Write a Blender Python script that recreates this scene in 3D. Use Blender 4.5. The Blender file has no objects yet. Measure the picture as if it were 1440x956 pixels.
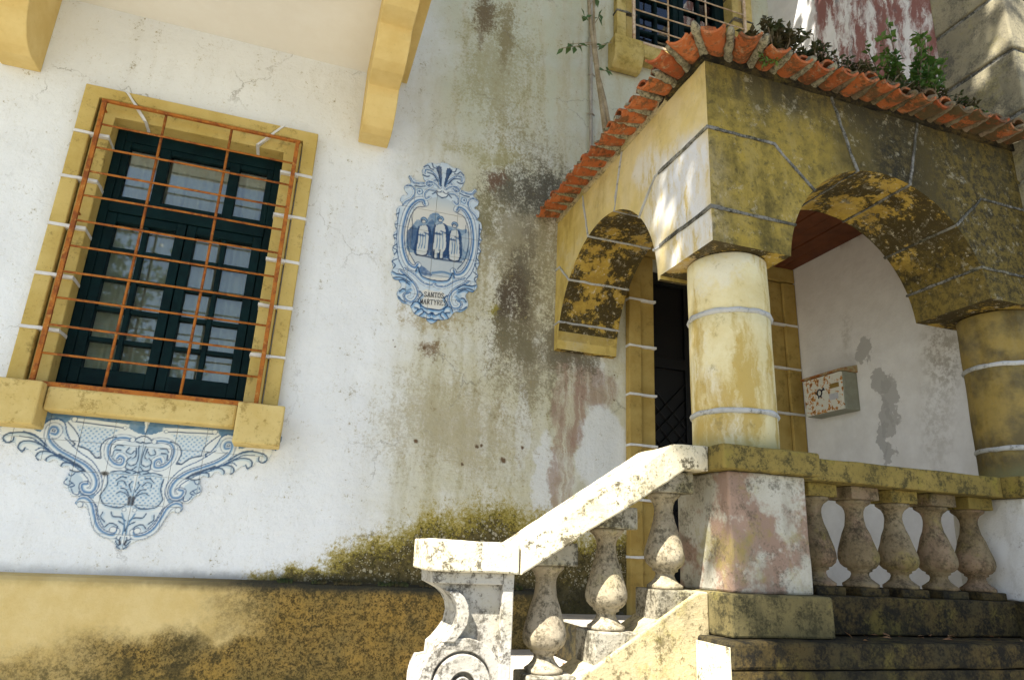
import bpy, bmesh, math, random
import numpy as np
from mathutils import Vector, Matrix, noise as mnoise
random.seed(7)
rad = math.radians
sc = bpy.context.scene
C = sc.collection

# ================================================================ camera
F = 957.2006                    # focal length in pixels of the 1440 px wide picture
Z0 = 1.0                        # eye height above the ground
CY = -3.8                       # the facade is the plane y = 0
RM = np.array([[0.946378, -0.319686, 0.046573],
               [0.136832, 0.266059, -0.954196],
               [0.292651, 0.909403, 0.295536]])
cam = bpy.data.cameras.new('camera')
cam.sensor_width = 36.0
cam.lens = F / 1440 * 36
cam.clip_start = 0.05
cam.clip_end = 2000
cam_o = bpy.data.objects.new('camera', cam)
C.objects.link(cam_o)
m = Matrix.Identity(4)
for i in range(3):
    m[i][0] = RM[0, i]
    m[i][1] = -RM[1, i]
    m[i][2] = -RM[2, i]
m[1][3] = CY
m[2][3] = Z0
cam_o.matrix_world = m
sc.camera = cam_o

# ================================================================ sky, sun, exposure
S = Vector((-0.50, -0.34, 0.80)).normalized()      # towards the sun
world = bpy.data.worlds.new('World')
sc.world = world
world.use_nodes = True
wn = world.node_tree.nodes
sky = wn.new('ShaderNodeTexSky')
sky.sky_type = 'NISHITA'
sky.sun_disc = False
sky.sun_elevation = math.asin(S.z)
sky.sun_rotation = math.atan2(S.x, S.y) % (2 * math.pi)
sky.air_density = 1.0
sky.dust_density = 1.0
sky.ozone_density = 1.2
world.node_tree.links.new(sky.outputs[0], wn['Background'].inputs[0])
wn['Background'].inputs[1].default_value = 0.075
sun = bpy.data.lights.new('sun', 'SUN')
sun.energy = 5.0
sun.angle = rad(0.53)
sun.color = (1.0, 0.95, 0.86)
sun_o = bpy.data.objects.new('sun', sun)
C.objects.link(sun_o)
sun_o.rotation_euler = S.to_track_quat('Z', 'Y').to_euler()
sun_o.location = S * 30
sc.render.engine = 'CYCLES'
sc.view_settings.view_transform = 'Standard'
sc.view_settings.look = 'None'
sc.view_settings.exposure = 1.8
sc.view_settings.gamma = 1.0


# ================================================================ picture point -> place on a known plane
def ray(px, py):
    return RM.T @ np.array([(px - 720) / F, (py - 478) / F, 1.0])


def onY(px, py, y=0.0):
    d = ray(px, py)
    t = (y - CY) / d[1]
    return Vector((d[0] * t, y, d[2] * t + Z0))


def onX(px, py, x):
    d = ray(px, py)
    t = x / d[0]
    return Vector((x, d[1] * t + CY, d[2] * t + Z0))


# ================================================================ node materials
class G:
    def __init__(s, name, rough=0.85, spec=0.3):
        s.mat = bpy.data.materials.new(name)
        s.mat.use_nodes = True
        s.t = s.mat.node_tree
        s.n = s.t.nodes
        s.b = s.n['Principled BSDF']
        s.b.inputs['Roughness'].default_value = rough
        s.b.inputs['Specular IOR Level'].default_value = spec
        s.geo = s.n.new('ShaderNodeNewGeometry')
        s.pos = s.geo.outputs['Position']

    def put(s, sock, v):
        if isinstance(v, (int, float)):
            sock.default_value = v
        elif isinstance(v, (tuple, list, Vector)):
            v = tuple(v)
            sock.default_value = v + (1.0,) if len(v) == 3 and len(sock.default_value) == 4 else v
        else:
            s.t.links.new(v, sock)

    def m(s, op, a, b=0.0, c=None, clamp=False):
        k = s.n.new('ShaderNodeMath')
        k.operation = op
        k.use_clamp = clamp
        s.put(k.inputs[0], a)
        s.put(k.inputs[1], b)
        if c is not None:
            s.put(k.inputs[2], c)
        return k.outputs[0]

    def v(s, op, a, b):
        k = s.n.new('ShaderNodeVectorMath')
        k.operation = op
        s.put(k.inputs[0], a)
        s.put(k.inputs[1], b)
        return k.outputs['Value'] if op in ('LENGTH', 'DOT_PRODUCT', 'DISTANCE') else k.outputs[0]

    def noise(s, scale, detail=5, rough=0.6, vec=None, dist=0.0, color=False):
        k = s.n.new('ShaderNodeTexNoise')
        k.inputs['Scale'].default_value = scale
        k.inputs['Detail'].default_value = detail
        k.inputs['Roughness'].default_value = rough
        k.inputs['Distortion'].default_value = dist
        s.put(k.inputs['Vector'], s.pos if vec is None else vec)
        return k.outputs['Color' if color else 'Fac']

    def voro(s, scale, vec=None, feature='F1', rnd=1.0):
        k = s.n.new('ShaderNodeTexVoronoi')
        k.feature = feature
        k.inputs['Scale'].default_value = scale
        k.inputs['Randomness'].default_value = rnd
        s.put(k.inputs['Vector'], s.pos if vec is None else vec)
        return k.outputs['Distance']

    def ss(s, v, lo, hi, to0=0.0, to1=1.0):
        k = s.n.new('ShaderNodeMapRange')
        k.interpolation_type = 'SMOOTHSTEP'
        s.put(k.inputs[0], v)
        k.inputs[1].default_value = lo
        k.inputs[2].default_value = hi
        k.inputs[3].default_value = to0
        k.inputs[4].default_value = to1
        return k.outputs[0]

    def mix(s, fac, a, b):
        k = s.n.new('ShaderNodeMix')
        k.data_type = 'RGBA'
        s.put(k.inputs[0], fac)
        s.put(k.inputs[6], a)
        s.put(k.inputs[7], b)
        return k.outputs[2]

    def mul(s, *a):
        r = a[0]
        for x in a[1:]:
            r = s.m('MULTIPLY', r, x)
        return r

    def sep(s, vec=None):
        k = s.n.new('ShaderNodeSeparateXYZ')
        s.put(k.inputs[0], s.pos if vec is None else vec)
        return k.outputs

    def warped(s, amp=0.3, scale=2.5, detail=6):
        c = s.noise(scale, detail, 0.65, color=True)
        d = s.v('SUBTRACT', c, (0.5, 0.5, 0.5))
        d = s.v('MULTIPLY', d, (amp, amp, amp))
        return s.v('ADD', s.pos, d)

    def blob(s, vec, c, r, lo=1.15, hi=0.6):
        """1 inside an ellipsoid round c with half axes r, fading outwards"""
        d = s.v('SUBTRACT', vec, tuple(c))
        d = s.v('MULTIPLY', d, (1 / r[0], 1 / r[1], 1 / r[2]))
        return s.ss(s.v('LENGTH', d, (0, 0, 0)), hi, lo, 1.0, 0.0)

    def bump(s, h, strength=0.3, dist=0.01, prev=None):
        k = s.n.new('ShaderNodeBump')
        k.inputs['Strength'].default_value = strength
        k.inputs['Distance'].default_value = dist
        s.put(k.inputs['Height'], h)
        if prev is not None:
            s.t.links.new(prev, k.inputs['Normal'])
        return k.outputs[0]

    def out(s, color, normal=None, rough=None):
        s.put(s.b.inputs['Base Color'], color)
        if normal is not None:
            s.t.links.new(normal, s.b.inputs['Normal'])
        if rough is not None:
            s.put(s.b.inputs['Roughness'], rough)
        return s.mat


def fb(px, py, rx, rz, ry=0.6):
    """stain centre and half axes on the facade, from picture points"""
    a = onY(px, py)
    return (a.x, 0.0, a.z), (rx, ry, rz)


def mat_facade():
    g = G('facade_plaster', 0.92, 0.2)
    w = g.warped(0.45, 2.2, 8)
    w2 = g.warped(0.20, 7, 8)
    x, y, z = g.sep()
    wx, wy, wz = g.sep(w)
    streak = g.noise(3.2, 8, 0.7, g.v('MULTIPLY', g.warped(.12, 8), (3.4, 1, 0.30)))
    mid = g.noise(7, 8, 0.7)
    # rough grain of the growth, centred on zero
    gr = g.m('SUBTRACT', g.m('ADD', g.mul(g.noise(22, 10, 0.85), 0.62), g.mul(g.noise(7, 8, 0.75), 0.38)), 0.5)
    gf = g.m('SUBTRACT', g.noise(60, 6, 0.85), 0.5)

    def grow(k, amt=2.2, lo=.42, hi=.66, fine=1.0, run=0.0):
        t = g.m('ADD', g.m('ADD', k, g.mul(gr, amt)), g.mul(gf, fine))
        return g.ss(g.m('ADD', t, g.mul(g.m('SUBTRACT', streak, .5), run)), lo, hi)

    col = g.mix(g.ss(g.noise(1.6, 5, 0.6), 0.3, 0.75), (0.80, 0.82, 0.82), (0.72, 0.735, 0.73))
    col = g.mix(g.mul(g.ss(streak, .5, .7), .25), col, (0.60, 0.59, 0.53))
    # yellow green weathering of the wall to the right of the overhang
    zone = g.ss(wx, 0.30, 0.90)
    col = g.mix(g.mul(zone, g.ss(g.noise(2.4, 8, .75), .66, .40), 0.95), col, (0.56, 0.53, 0.365))
    col = g.mix(g.mul(zone, .45), col, (0.55, 0.53, 0.40))
    col = g.mix(g.mul(zone, g.ss(streak, 0.44, 0.62), 0.6), col, (0.45, 0.42, 0.265))
    col = g.mix(g.mul(zone, g.ss(z, 3.0, 4.0), g.ss(streak, .60, .42), .6), col, (0.50, 0.53, 0.40))
    col = g.mix(g.mul(zone, grow(.22, 3.6, .42, .9, 2.4), 0.7), col, (0.31, 0.25, 0.12))
    # pale clean plaster low on the right
    for (px, py, rx, rz, a) in ((765, 670, .09, .28, .8), (845, 630, .20, .30, .85), (840, 520, .06, .12, .6), (735, 600, .05, .30, .5)):
        c, r = fb(px, py, rx, rz)
        col = g.mix(g.mul(grow(g.blob(w2, c, r, 1.3, .5), 1.2, .35, .7, .4), a), col, (0.70, 0.715, 0.70))
    # pinkish bare render under the springer
    for (px, py, rx, rz, a) in ((800, 560, .13, .40, .85), (835, 545, .20, .16, .7), (790, 660, .09, .35, .7)):
        c, r = fb(px, py, rx, rz)
        k = g.mul(grow(g.blob(w2, c, r, 1.35, .4), 1.2, .35, .7, .4), a, g.ss(streak, 0.36, 0.55))
        col = g.mix(k, col, (0.32, 0.21, 0.155))
    # grey black growth and dark runs
    for (px, py, rx, rz, a, cc) in (
            (735, 330, .46, .95, .82, (0.25, 0.222, 0.14)), (745, 480, .34, .60, .82, (0.21, 0.18, 0.115)), (790, 380, .25, .6, .5, (0.30, 0.27, 0.16)),
            (700, 90, .40, .80, .65, (0.33, 0.30, 0.15)), (640, 600, .60, .45, .6, (0.36, 0.305, 0.18)), (640, 400, .40, .5, .4, (0.40, 0.35, 0.2)),
            (735, 262, .36, .22, .92, (0.13, 0.12, 0.085)), (765, 275, .26, .22, .9, (0.10, 0.09, 0.065)), (700, 250, .10, .12, .8, (0.15, 0.08, 0.05)),
            (690, 300, .14, .22, .8, (0.20, 0.18, 0.09)), (735, 395, .10, .26, .85, (0.10, 0.085, 0.06)), (716, 430, .14, .30, .95, (0.085, 0.065, 0.045)),
            (745, 340, .07, .30, .7, (0.19, 0.17, 0.12)), (697, 440, .05, .10, .85, (0.28, 0.24, 0.04)),
            (722, 480, .22, .20, .75, (0.17, 0.15, 0.09)), (800, 505, .28, .15, .9, (0.15, 0.13, 0.09)),
            (775, 480, .10, .26, .7, (0.17, 0.15, 0.10)), (612, 450, .26, .12, .65, (0.33, 0.25, 0.11)),
            (598, 490, .055, .06, .85, (0.17, 0.10, 0.05)), (685, 10, .12, .30, .95, (0.16, 0.12, 0.07)), (712, 45, .12, .40, .8, (0.24, 0.20, 0.10)),
            (668, 45, .05, .16, .7, (0.20, 0.15, 0.09)), (628, 208, .06, .06, .6, (0.36, 0.32, 0.15)), (690, 215, .32, .10, .7, (0.34, 0.31, 0.14))):
        c, r = fb(px, py, rx, rz)
        col = g.mix(g.mul(grow(g.blob(w, c, r, 1.6, .0), 3.4, .38, .96, 2.4, 1.3), a), col, cc)
    # damp growth climbing from the wall foot; last two humps add painted shadow
    dark = g.mix(g.ss(g.noise(34, 9, .8), .36, .62), (0.016, 0.015, 0.007), (0.12, 0.095, 0.04))
    humps = ((690, 805, .40, .40), (620, 815, .46, .37), (540, 820, .40, .25), (450, 826, .40, .11), (765, 805, .32, .36), (840, 812, .40, .24), (890, 800, .3, .22))
    hk = 0.0
    for (px, py, rx, rz) in humps:
        c, r = fb(px, py, rx, rz)
        hk = g.m('MAXIMUM', hk, g.blob(w2, c, (r[0] * 1.12, r[1], r[2] * 1.25), 1.15, .25))
    col = g.mix(g.mul(grow(hk, 2.8, .08, .70, 2.2), 0.6), col, (0.42, 0.36, 0.18))
    col = g.mix(g.mul(grow(hk, 1.8, .24, .62, 1.4), 0.92), col, g.mix(g.ss(mid, .4, .6), (0.25, 0.20, 0.008), (0.36, 0.28, 0.03)))
    core = grow(hk, 2.0, .52, .86, 2.0)
    col = g.mix(g.mul(core, 0.96), col, dark)
    li = g.mul(g.ss(g.voro(34), 0.34, 0.24), g.ss(g.noise(5, 3), 0.45, 0.54))
    li2 = g.mul(g.ss(g.voro(80), 0.36, 0.22), g.ss(g.noise(8, 3), 0.42, 0.54))
    col = g.mix(g.mul(core, g.m('MAXIMUM', li, li2), 0.8), col, (0.42, 0.39, 0.28))
    # dark foot line just above the plinth
    foot = g.mul(g.ss(g.m('ADD', z, g.mul(g.m('SUBTRACT', mid, 0.5), 0.10)), 0.86, 0.80), 0.85)
    col = g.mix(g.mul(foot, g.ss(wx, -1.2, 0.9, 0.35, 1.0)), col, g.mix(g.ss(gr, -.1, .12), (0.018, 0.018, 0.012), (0.10, 0.085, 0.04)))
    # hairline cracks
    ck = g.ss(g.voro(1.15, g.warped(.35, 3, 8), 'DISTANCE_TO_EDGE'), .0045, .0012)
    ck = g.mul(ck, g.ss(g.noise(1.3, 3), .50, .60))
    col = g.mix(g.mul(ck, .55), col, (0.22, 0.20, 0.16))
    # drilled holes and knocks
    hw_ = g.warped(0.035, 30, 6)
    for (px, py, r_) in ((585, 620, .013), (650, 653, .012), (670, 628, .013), (677, 626, .011), (708, 647, .018), (735, 629, .012),
                         (818, 522, .006), (818, 558, .006), (864, 527, .006), (864, 563, .006), (597, 489, .012), (553, 478, .005), (555, 488, .004)):
        p = onY(px, py)
        col = g.mix(g.blob(hw_, (p.x, 0, p.z), (r_ * .8, .3, r_ * .8), 1.5, .6), col, (0.14, 0.09, 0.05))
    nb = g.bump(g.noise(60, 6, 0.7), 0.3, 0.006)
    nb = g.bump(g.noise(4, 6, 0.65), 0.6, 0.04, nb)
    nb = g.bump(ck, 0.5, -0.004, nb)
    return g.out(col, nb)


def mat_plinth():
    g = G('plinth_ochre', 0.9, 0.2)
    w = g.warped(0.5, 2.4, 7)
    wx, wy, wz = g.sep(w)
    x, y, z = g.sep()
    fine = g.noise(45, 6, 0.75)
    mid = g.noise(9, 6, 0.7)
    col = g.mix(g.ss(mid, 0.3, 0.7), (0.69, 0.54, 0.25), (0.62, 0.46, 0.18))
    k = g.m('MAXIMUM', g.ss(wx, -0.30, 0.10), g.mul(g.ss(wz, 0.64, 0.50), g.ss(wx, -1.0, -.5)))
    k = g.m('MAXIMUM', k, g.mul(g.ss(wz, .55, .42), .6))
    gr = g.noise(48, 9, 0.85)
    gr2 = g.noise(120, 5, 0.75)
    col = g.mix(g.mul(k, 0.8), col, g.mix(g.ss(g.noise(4, 6, .7), .4, .62), (0.13, 0.085, 0.014), (0.26, 0.15, 0.018)))
    col = g.mix(g.mul(k, g.ss(g.m('ADD', g.mul(gr, .6), g.mul(gr2, .4)), 0.45, 0.57), 0.9), col, (0.028, 0.022, 0.009))
    col = g.mix(g.mul(k, g.ss(g.noise(3.0, 8, .75), 0.50, 0.60), 0.75), col, g.mix(gr, (0.012, 0.012, 0.006), (0.085, 0.07, 0.03)))
    col = g.mix(g.mul(k, g.ss(gr2, .64, .72), .5), col, (0.36, 0.27, 0.10))
    col = g.mix(g.mul(g.ss(g.m('ADD', z, g.mul(mid, .06)), .77, .815), g.ss(wx, -.9, .1, .25, .9)), col, (0.03, 0.032, 0.025))
    nb = g.bump(fine, 0.5, 0.008)
    return g.out(col, nb)


def mat_ochre(name, base, base2, grime=0.35, dark=(0.14, 0.10, 0.03), thr=(0.52, 0.66), bump=0.25):
    g = G(name, 0.85, 0.25)
    mid = g.noise(5, 6, 0.65)
    fine = g.noise(55, 5, 0.7)
    col = g.mix(g.ss(mid, 0.32, 0.68), base, base2)
    col = g.mix(g.mul(g.ss(g.noise(12, 9, 0.78), *thr), grime), col, dark)
    col = g.mix(g.mul(g.ss(fine, 0.60, 0.72), grime * 0.8), col, dark)
    nb = g.bump(fine, bump, 0.005)
    nb = g.bump(g.noise(8, 4), 0.2, 0.02, nb)
    return g.out(col, nb)


def mat_porch():
    g = G('porch_stone', 0.88, 0.25)
    w = g.warped(0.35, 3.0, 7)
    x, y, z = g.sep()
    nx, ny, nz = g.sep(g.geo.outputs['Normal'])
    fine = g.noise(60, 6, 0.75)
    gr = g.noise(26, 9, 0.8)
    mid = g.noise(7, 8, 0.72)
    big = g.noise(2.6, 6, 0.65)
    run = g.noise(5, 7, .7, g.v('MULTIPLY', g.warped(.08, 8), (2.2, 2.2, .45)))
    col = g.mix(g.ss(mid, 0.36, 0.64), (0.58, 0.44, 0.135), (0.46, 0.335, 0.085))
    col = g.mix(g.mul(g.ss(big, 0.48, 0.66), 0.5), col, (0.60, 0.52, 0.30))
    col = g.mix(g.mul(g.ss(run, 0.50, 0.66), 0.55), col, (0.30, 0.21, 0.05))
    side = g.mul(g.ss(nx, -0.7, -0.95), g.ss(y, -0.2, -0.6), g.ss(x, 1.7, 1.6))
    col = g.mix(g.mul(side, g.ss(big, .62, .40), 0.6), col, (0.64, 0.54, 0.32))
    # the side towards the stairs: pale worn paint
    for (cx, cy, cz, r_, a) in ((1.5, -1.52, 2.60, .24, .85), (1.5, -1.30, 2.66, .20, .6), (1.5, -1.55, 2.28, .22, .8), (1.5, -1.18, 2.85, .12, .5), (1.5, -1.2, 2.45, .16, .5)):
        k = g.blob(w, (cx, cy, cz), (.12, r_, r_), 1.2, .5)
        col = g.mix(g.mul(k, a, g.ss(run, 0.64, 0.46)), col, (0.62, 0.64, 0.68))
    # grime over front and arch undersides, with the front's shade mixed into its colour
    front = g.ss(ny, -0.6, -0.95)
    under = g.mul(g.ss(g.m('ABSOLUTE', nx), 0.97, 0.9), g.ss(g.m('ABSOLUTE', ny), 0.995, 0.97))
    fk = g.mul(front, g.ss(y, -1.6, -1.66))
    col = g.mix(g.mul(fk, 0.72), col, (0.27, 0.195, 0.026))
    col = g.mix(g.mul(fk, g.ss(g.m('ADD', g.mul(mid, .6), g.mul(run, .4)), 0.60, 0.36), 0.9), col, (0.060, 0.048, 0.012))
    col = g.mix(g.mul(fk, g.ss(gr, 0.50, 0.62), 0.6), col, (0.045, 0.04, 0.016))
    col = g.mix(g.mul(fk, g.ss(run, 0.54, 0.64), 0.45), col, (0.30, 0.24, 0.09))
    k = g.blob(w, (2.85, -1.69, 2.80), (.72, .3, .50), 1.2, .5)
    col = g.mix(g.mul(k, fk, 0.95), col, g.mix(g.ss(gr, .42, .66), (0.012, 0.012, 0.008), (0.10, 0.075, 0.025)))
    k = g.blob(w, (2.2, -1.69, 3.07), (.85, .3, .12), 1.25, .3)
    col = g.mix(g.mul(k, fk, g.ss(gr, .66, .44), 0.85), col, (0.035, 0.03, 0.018))
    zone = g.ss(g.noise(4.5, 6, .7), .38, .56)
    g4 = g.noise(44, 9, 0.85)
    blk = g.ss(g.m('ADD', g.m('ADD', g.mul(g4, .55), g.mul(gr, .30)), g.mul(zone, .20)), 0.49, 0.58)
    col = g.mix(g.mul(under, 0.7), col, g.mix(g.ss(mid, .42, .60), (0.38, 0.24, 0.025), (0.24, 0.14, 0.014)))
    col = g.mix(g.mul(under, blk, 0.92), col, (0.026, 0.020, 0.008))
    rgt = g.ss(x, 2.55, 2.95)
    col = g.mix(g.mul(rgt, g.m('MAXIMUM', fk, g.ss(nx, -.7, -.95)), .9), col, g.mix(g.ss(gr, .42, .6), (0.14, 0.10, 0.02), (0.022, 0.018, 0.008)))
    drip = g.mul(g.ss(z, 2.72, 3.06), g.ss(run, .44, .58))
    col = g.mix(g.mul(drip, fk, .8), col, (0.04, 0.035, 0.018))
    wear = g.ss(g.m('ADD', g.noise(18, 9, .82), g.mul(big, .3)), .72, .78)
    col = g.mix(g.mul(wear, .4), col, (0.42, 0.38, 0.27))
    lich = g.mul(g.ss(g.noise(30, 6, .78), 0.585, 0.64), under)
    col = g.mix(g.mul(lich, 0.75), col, (0.56, 0.50, 0.36))
    col = g.mix(g.mul(g.ss(gr, 0.58, 0.70), 0.5), col, (0.10, 0.08, 0.03))
    nb = g.bump(fine, 0.35, 0.006)
    nb = g.bump(mid, 0.35, 0.02, nb)
    return g.out(col, nb)


def mat_column():
    g = G('column_paint', 0.8, 0.3)
    x, y, z = g.sep()
    mid = g.noise(5.5, 6, 0.65)
    st = g.noise(4, 6, 0.65, g.v('MULTIPLY', g.warped(.1, 6), (2.4, 2.4, 0.4)))
    fine = g.noise(60, 5, 0.7)
    col = g.mix(g.ss(mid, 0.3, 0.7), (0.68, 0.61, 0.37), (0.58, 0.48, 0.23))
    col = g.mix(g.mul(g.ss(g.noise(3, 6, .7), .52, .62), .5), col, (0.66, 0.64, 0.55))
    col = g.mix(g.mul(g.ss(st, 0.47, 0.62), 0.85), col, (0.42, 0.29, 0.06))
    col = g.mix(g.mul(g.ss(x, 2.6, 2.9), 0.92), col, g.mix(g.ss(mid, .38, .62), (0.07, 0.05, 0.014), (0.25, 0.175, 0.04)))
    col = g.mix(g.mul(g.ss(g.m('ADD', z, g.mul(mid, .12)), 1.56, 1.46), 0.7), col, (0.22, 0.22, 0.10))
    col = g.mix(g.mul(g.ss(g.noise(11, 7, .75), 0.58, 0.68), 0.5), col, (0.20, 0.16, 0.06))
    col = g.mix(g.mul(g.ss(fine, .62, .74), .3), col, (0.2, 0.16, 0.07))
    nb = g.bump(fine, 0.4, 0.005)
    nb = g.bump(g.noise(12, 8, .75), .5, .015, nb)
    return g.out(col, nb)


def mat_stone(name, a, b, dark, lo=0.52, hi=0.66, amt=0.85, moss=0.3, scale=9, warm=0.0):
    g = G(name, 0.9, 0.2)
    mid = g.noise(scale * 1.6, 9, 0.8)
    run = g.noise(4, 7, .72, g.v('MULTIPLY', g.warped(.1, 7), (2, 2, .5)))
    big = g.noise(2.6, 5, 0.6)
    fine = g.noise(90, 4, 0.7)
    col = g.mix(g.ss(big, 0.3, 0.7), a, b)
    if warm:
        col = g.mix(g.mul(g.ss(g.noise(4.2, 5, .7), 0.46, 0.56), warm * .85), col, (0.25, 0.15, 0.105))
    col = g.mix(g.mul(g.ss(g.noise(4.5, 6, 0.7), 0.52, 0.66), moss), col, (0.26, 0.22, 0.035))
    k = g.ss(g.m('ADD', g.mul(mid, 0.7), g.mul(fine, 0.3)), lo, hi)
    col = g.mix(g.mul(k, amt), col, dark)
    col = g.mix(g.mul(g.ss(run, .50, .66), amt * .6), col, g.mix(.5, dark, b))
    nb = g.bump(g.m('ADD', mid, g.mul(fine, .6)), 0.55, 0.008)
    return g.out(col, nb)


def mat_tile():
    g = G('terracotta', 0.8, 0.25)
    oi = g.n.new('ShaderNodeObjectInfo').outputs['Random']
    mid = g.noise(14, 6, 0.7, dist=.5)
    col = g.mix(oi, (0.26, 0.058, 0.016), (0.42, 0.12, 0.035))
    col = g.mix(g.mul(g.ss(mid, 0.50, 0.62), 0.6), col, (0.46, 0.19, 0.075))
    col = g.mix(g.mul(g.ss(g.noise(20, 7, 0.75), 0.52, 0.60), 0.8), col, (0.16, 0.07, 0.03))
    col = g.mix(g.mul(g.ss(g.noise(30, 8, .8), 0.55, 0.63), 0.7), col, (0.30, 0.26, 0.17))
    col = g.mix(g.mul(g.ss(g.noise(7, 7, .75), 0.52, 0.60), 0.7), col, (0.05, 0.035, 0.015))
    x, y, z = g.sep()
    mk = g.mul(g.ss(x, 1.9, 2.7, .25, 1.0), g.ss(g.m('ADD', g.noise(10, 9, .8), g.mul(g.ss(x, 1.9, 2.8), .08)), .50, .58))
    col = g.mix(g.mul(mk, .85), col, g.mix(mid, (0.03, 0.028, 0.012), (0.13, 0.10, 0.045)))
    return g.out(col, g.bump(mid, 0.4, 0.006))


def mat_plain(name, a, b=None, rough=0.8, scale=12, spec=0.3, metal=0.0, bump=0.15):
    g = G(name, rough, spec)
    g.b.inputs['Metallic'].default_value = metal
    k = g.noise(scale, 6, 0.7)
    col = g.mix(g.ss(k, 0.35, 0.65), a, b if b else tuple(c * 0.75 for c in a))
    return g.out(col, g.bump(k, bump, 0.005))


def mat_rust(name, a, b, c, p=0.5):
    g = G(name, 0.85, 0.3)
    k = g.noise(16, 7, 0.75)
    k2 = g.noise(40, 6, 0.75)
    col = g.mix(g.ss(k, p - .06, p + .1), a, b)
    col = g.mix(g.mul(g.ss(k2, 0.54, 0.66), 0.8), col, c)
    return g.out(col, g.bump(k2, 0.6, 0.004))


def mat_wing():
    g = G('wing_plaster', 0.92, 0.2)
    w = g.warped(0.28, 3, 6)
    w2 = g.warped(0.10, 9, 6)
    x, y, z = g.sep()
    mid = g.noise(6, 6, 0.7)
    st = g.noise(3.2, 7, 0.7, g.v('MULTIPLY', w2, (2, 3.4, 0.55)))
    col = g.mix(g.ss(mid, 0.3, 0.7), (0.74, 0.735, 0.72), (0.64, 0.63, 0.61))
    col = g.mix(g.mul(g.ss(z, 2.2, 3.0), g.ss(z, 3.2, 3.1), 0.45), col, (0.56, 0.47, 0.38))
    pink = g.mul(g.ss(y, -0.42, -0.54), g.ss(z, 3.0, 3.15))
    col = g.mix(g.mul(pink, g.ss(st, 0.60, 0.46), 0.95), col, (0.22, 0.085, 0.07))
    col = g.mix(g.mul(pink, g.ss(g.noise(4, 6, .7, g.v('MULTIPLY', w2, (2, 3, .4))), 0.54, 0.66), 0.75), col, (0.10, 0.10, 0.11))
    for (px, py, ry, rz) in ((1215, 490, .07, .09), (1238, 535, .06, .10), (1252, 562, .06, .14), (1246, 590, .055, .12), (1240, 618, .04, .11), (1250, 640, .04, .06)):
        p = onX(px, py, 3.35)
        k = g.blob(g.warped(0.22, 11, 8), p, (.2, ry, rz), 1.06, .94)
        col = g.mix(g.mul(k, .8), col, g.mix(mid, (0.30, 0.295, 0.28), (0.44, 0.43, 0.41)))
    for (px, py, ry, rz, a) in ((1330, 500, .12, .26, .6), (1315, 590, .12, .30, .3), (1190, 470, .05, .2, .3)):
        p = onX(px, py, 3.35)
        k = g.blob(w, p, (.3, ry, rz), 1.3, .3)
        col = g.mix(g.mul(k, a, g.ss(g.noise(30, 5, .7), .4, .6)), col, (0.22, 0.19, 0.14))
    nb = g.bump(g.noise(50, 5, .7), .25, .006)
    return g.out(col, g.bump(g.noise(5, 4), .3, .025, nb))


def mat_glass():
    m_ = bpy.data.materials.new('window_glass')
    m_.use_nodes = True
    t = m_.node_tree
    n = t.nodes
    n.remove(n['Principled BSDF'])
    tr = n.new('ShaderNodeBsdfTransparent')
    tr.inputs[0].default_value = (0.78, 0.82, 0.80, 1)
    gl = n.new('ShaderNodeBsdfGlossy')
    gl.inputs['Roughness'].default_value = 0.02
    fr = n.new('ShaderNodeFresnel')
    fr.inputs[0].default_value = 1.75
    nz = n.new('ShaderNodeTexNoise')
    nz.inputs['Scale'].default_value = 5
    bp = n.new('ShaderNodeBump')
    bp.inputs['Strength'].default_value = 0.03
    t.links.new(nz.outputs[0], bp.inputs['Height'])
    t.links.new(bp.outputs[0], gl.inputs['Normal'])
    mx = n.new('ShaderNodeMixShader')
    t.links.new(fr.outputs[0], mx.inputs[0])
    t.links.new(tr.outputs[0], mx.inputs[1])
    t.links.new(gl.outputs[0], mx.inputs[2])
    t.links.new(mx.outputs[0], n['Material Output'].inputs[0])
    return m_


def mat_glaze():
    g = G('painted_glaze', 0.22, 0.5)
    a = g.n.new('ShaderNodeVertexColor')
    a.layer_name = 'paint'
    k = g.noise(9, 5, .6)
    col = g.mix(g.mul(g.ss(k, .5, .75), .16), a.outputs[0], (0.55, 0.50, 0.38))
    return g.out(col, g.bump(g.noise(14, 3), .08, .01))


def mat_leaf(name, a, b):
    g = G(name, 0.5, 0.4)
    oi = g.noise(9, 3, .6)
    col = g.mix(g.ss(oi, .35, .65), a, b)
    tl = g.n.new('ShaderNodeBsdfTranslucent')
    g.t.links.new(col, tl.inputs[0])
    mx = g.n.new('ShaderNodeMixShader')
    mx.inputs[0].default_value = 0.3
    g.out(col)
    g.t.links.new(g.b.outputs[0], mx.inputs[1])
    g.t.links.new(tl.outputs[0], mx.inputs[2])
    g.t.links.new(mx.outputs[0], g.n['Material Output'].inputs[0])
    return g.mat


def mat_mailbox():
    g = G('rusty_enamel', 0.5, 0.4)
    k = g.noise(42, 4, .6, dist=.3)
    k2 = g.noise(11, 3, .5)
    col = g.mix(g.ss(g.m('ADD', k, g.mul(k2, .35)), .70, .74), (0.66, 0.65, 0.56), (0.50, 0.22, 0.03))
    col = g.mix(g.ss(g.m('ADD', k, g.mul(k2, .35)), .78, .84), col, (0.16, 0.05, 0.015))
    return g.out(col, g.bump(k, .3, .003))


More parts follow.
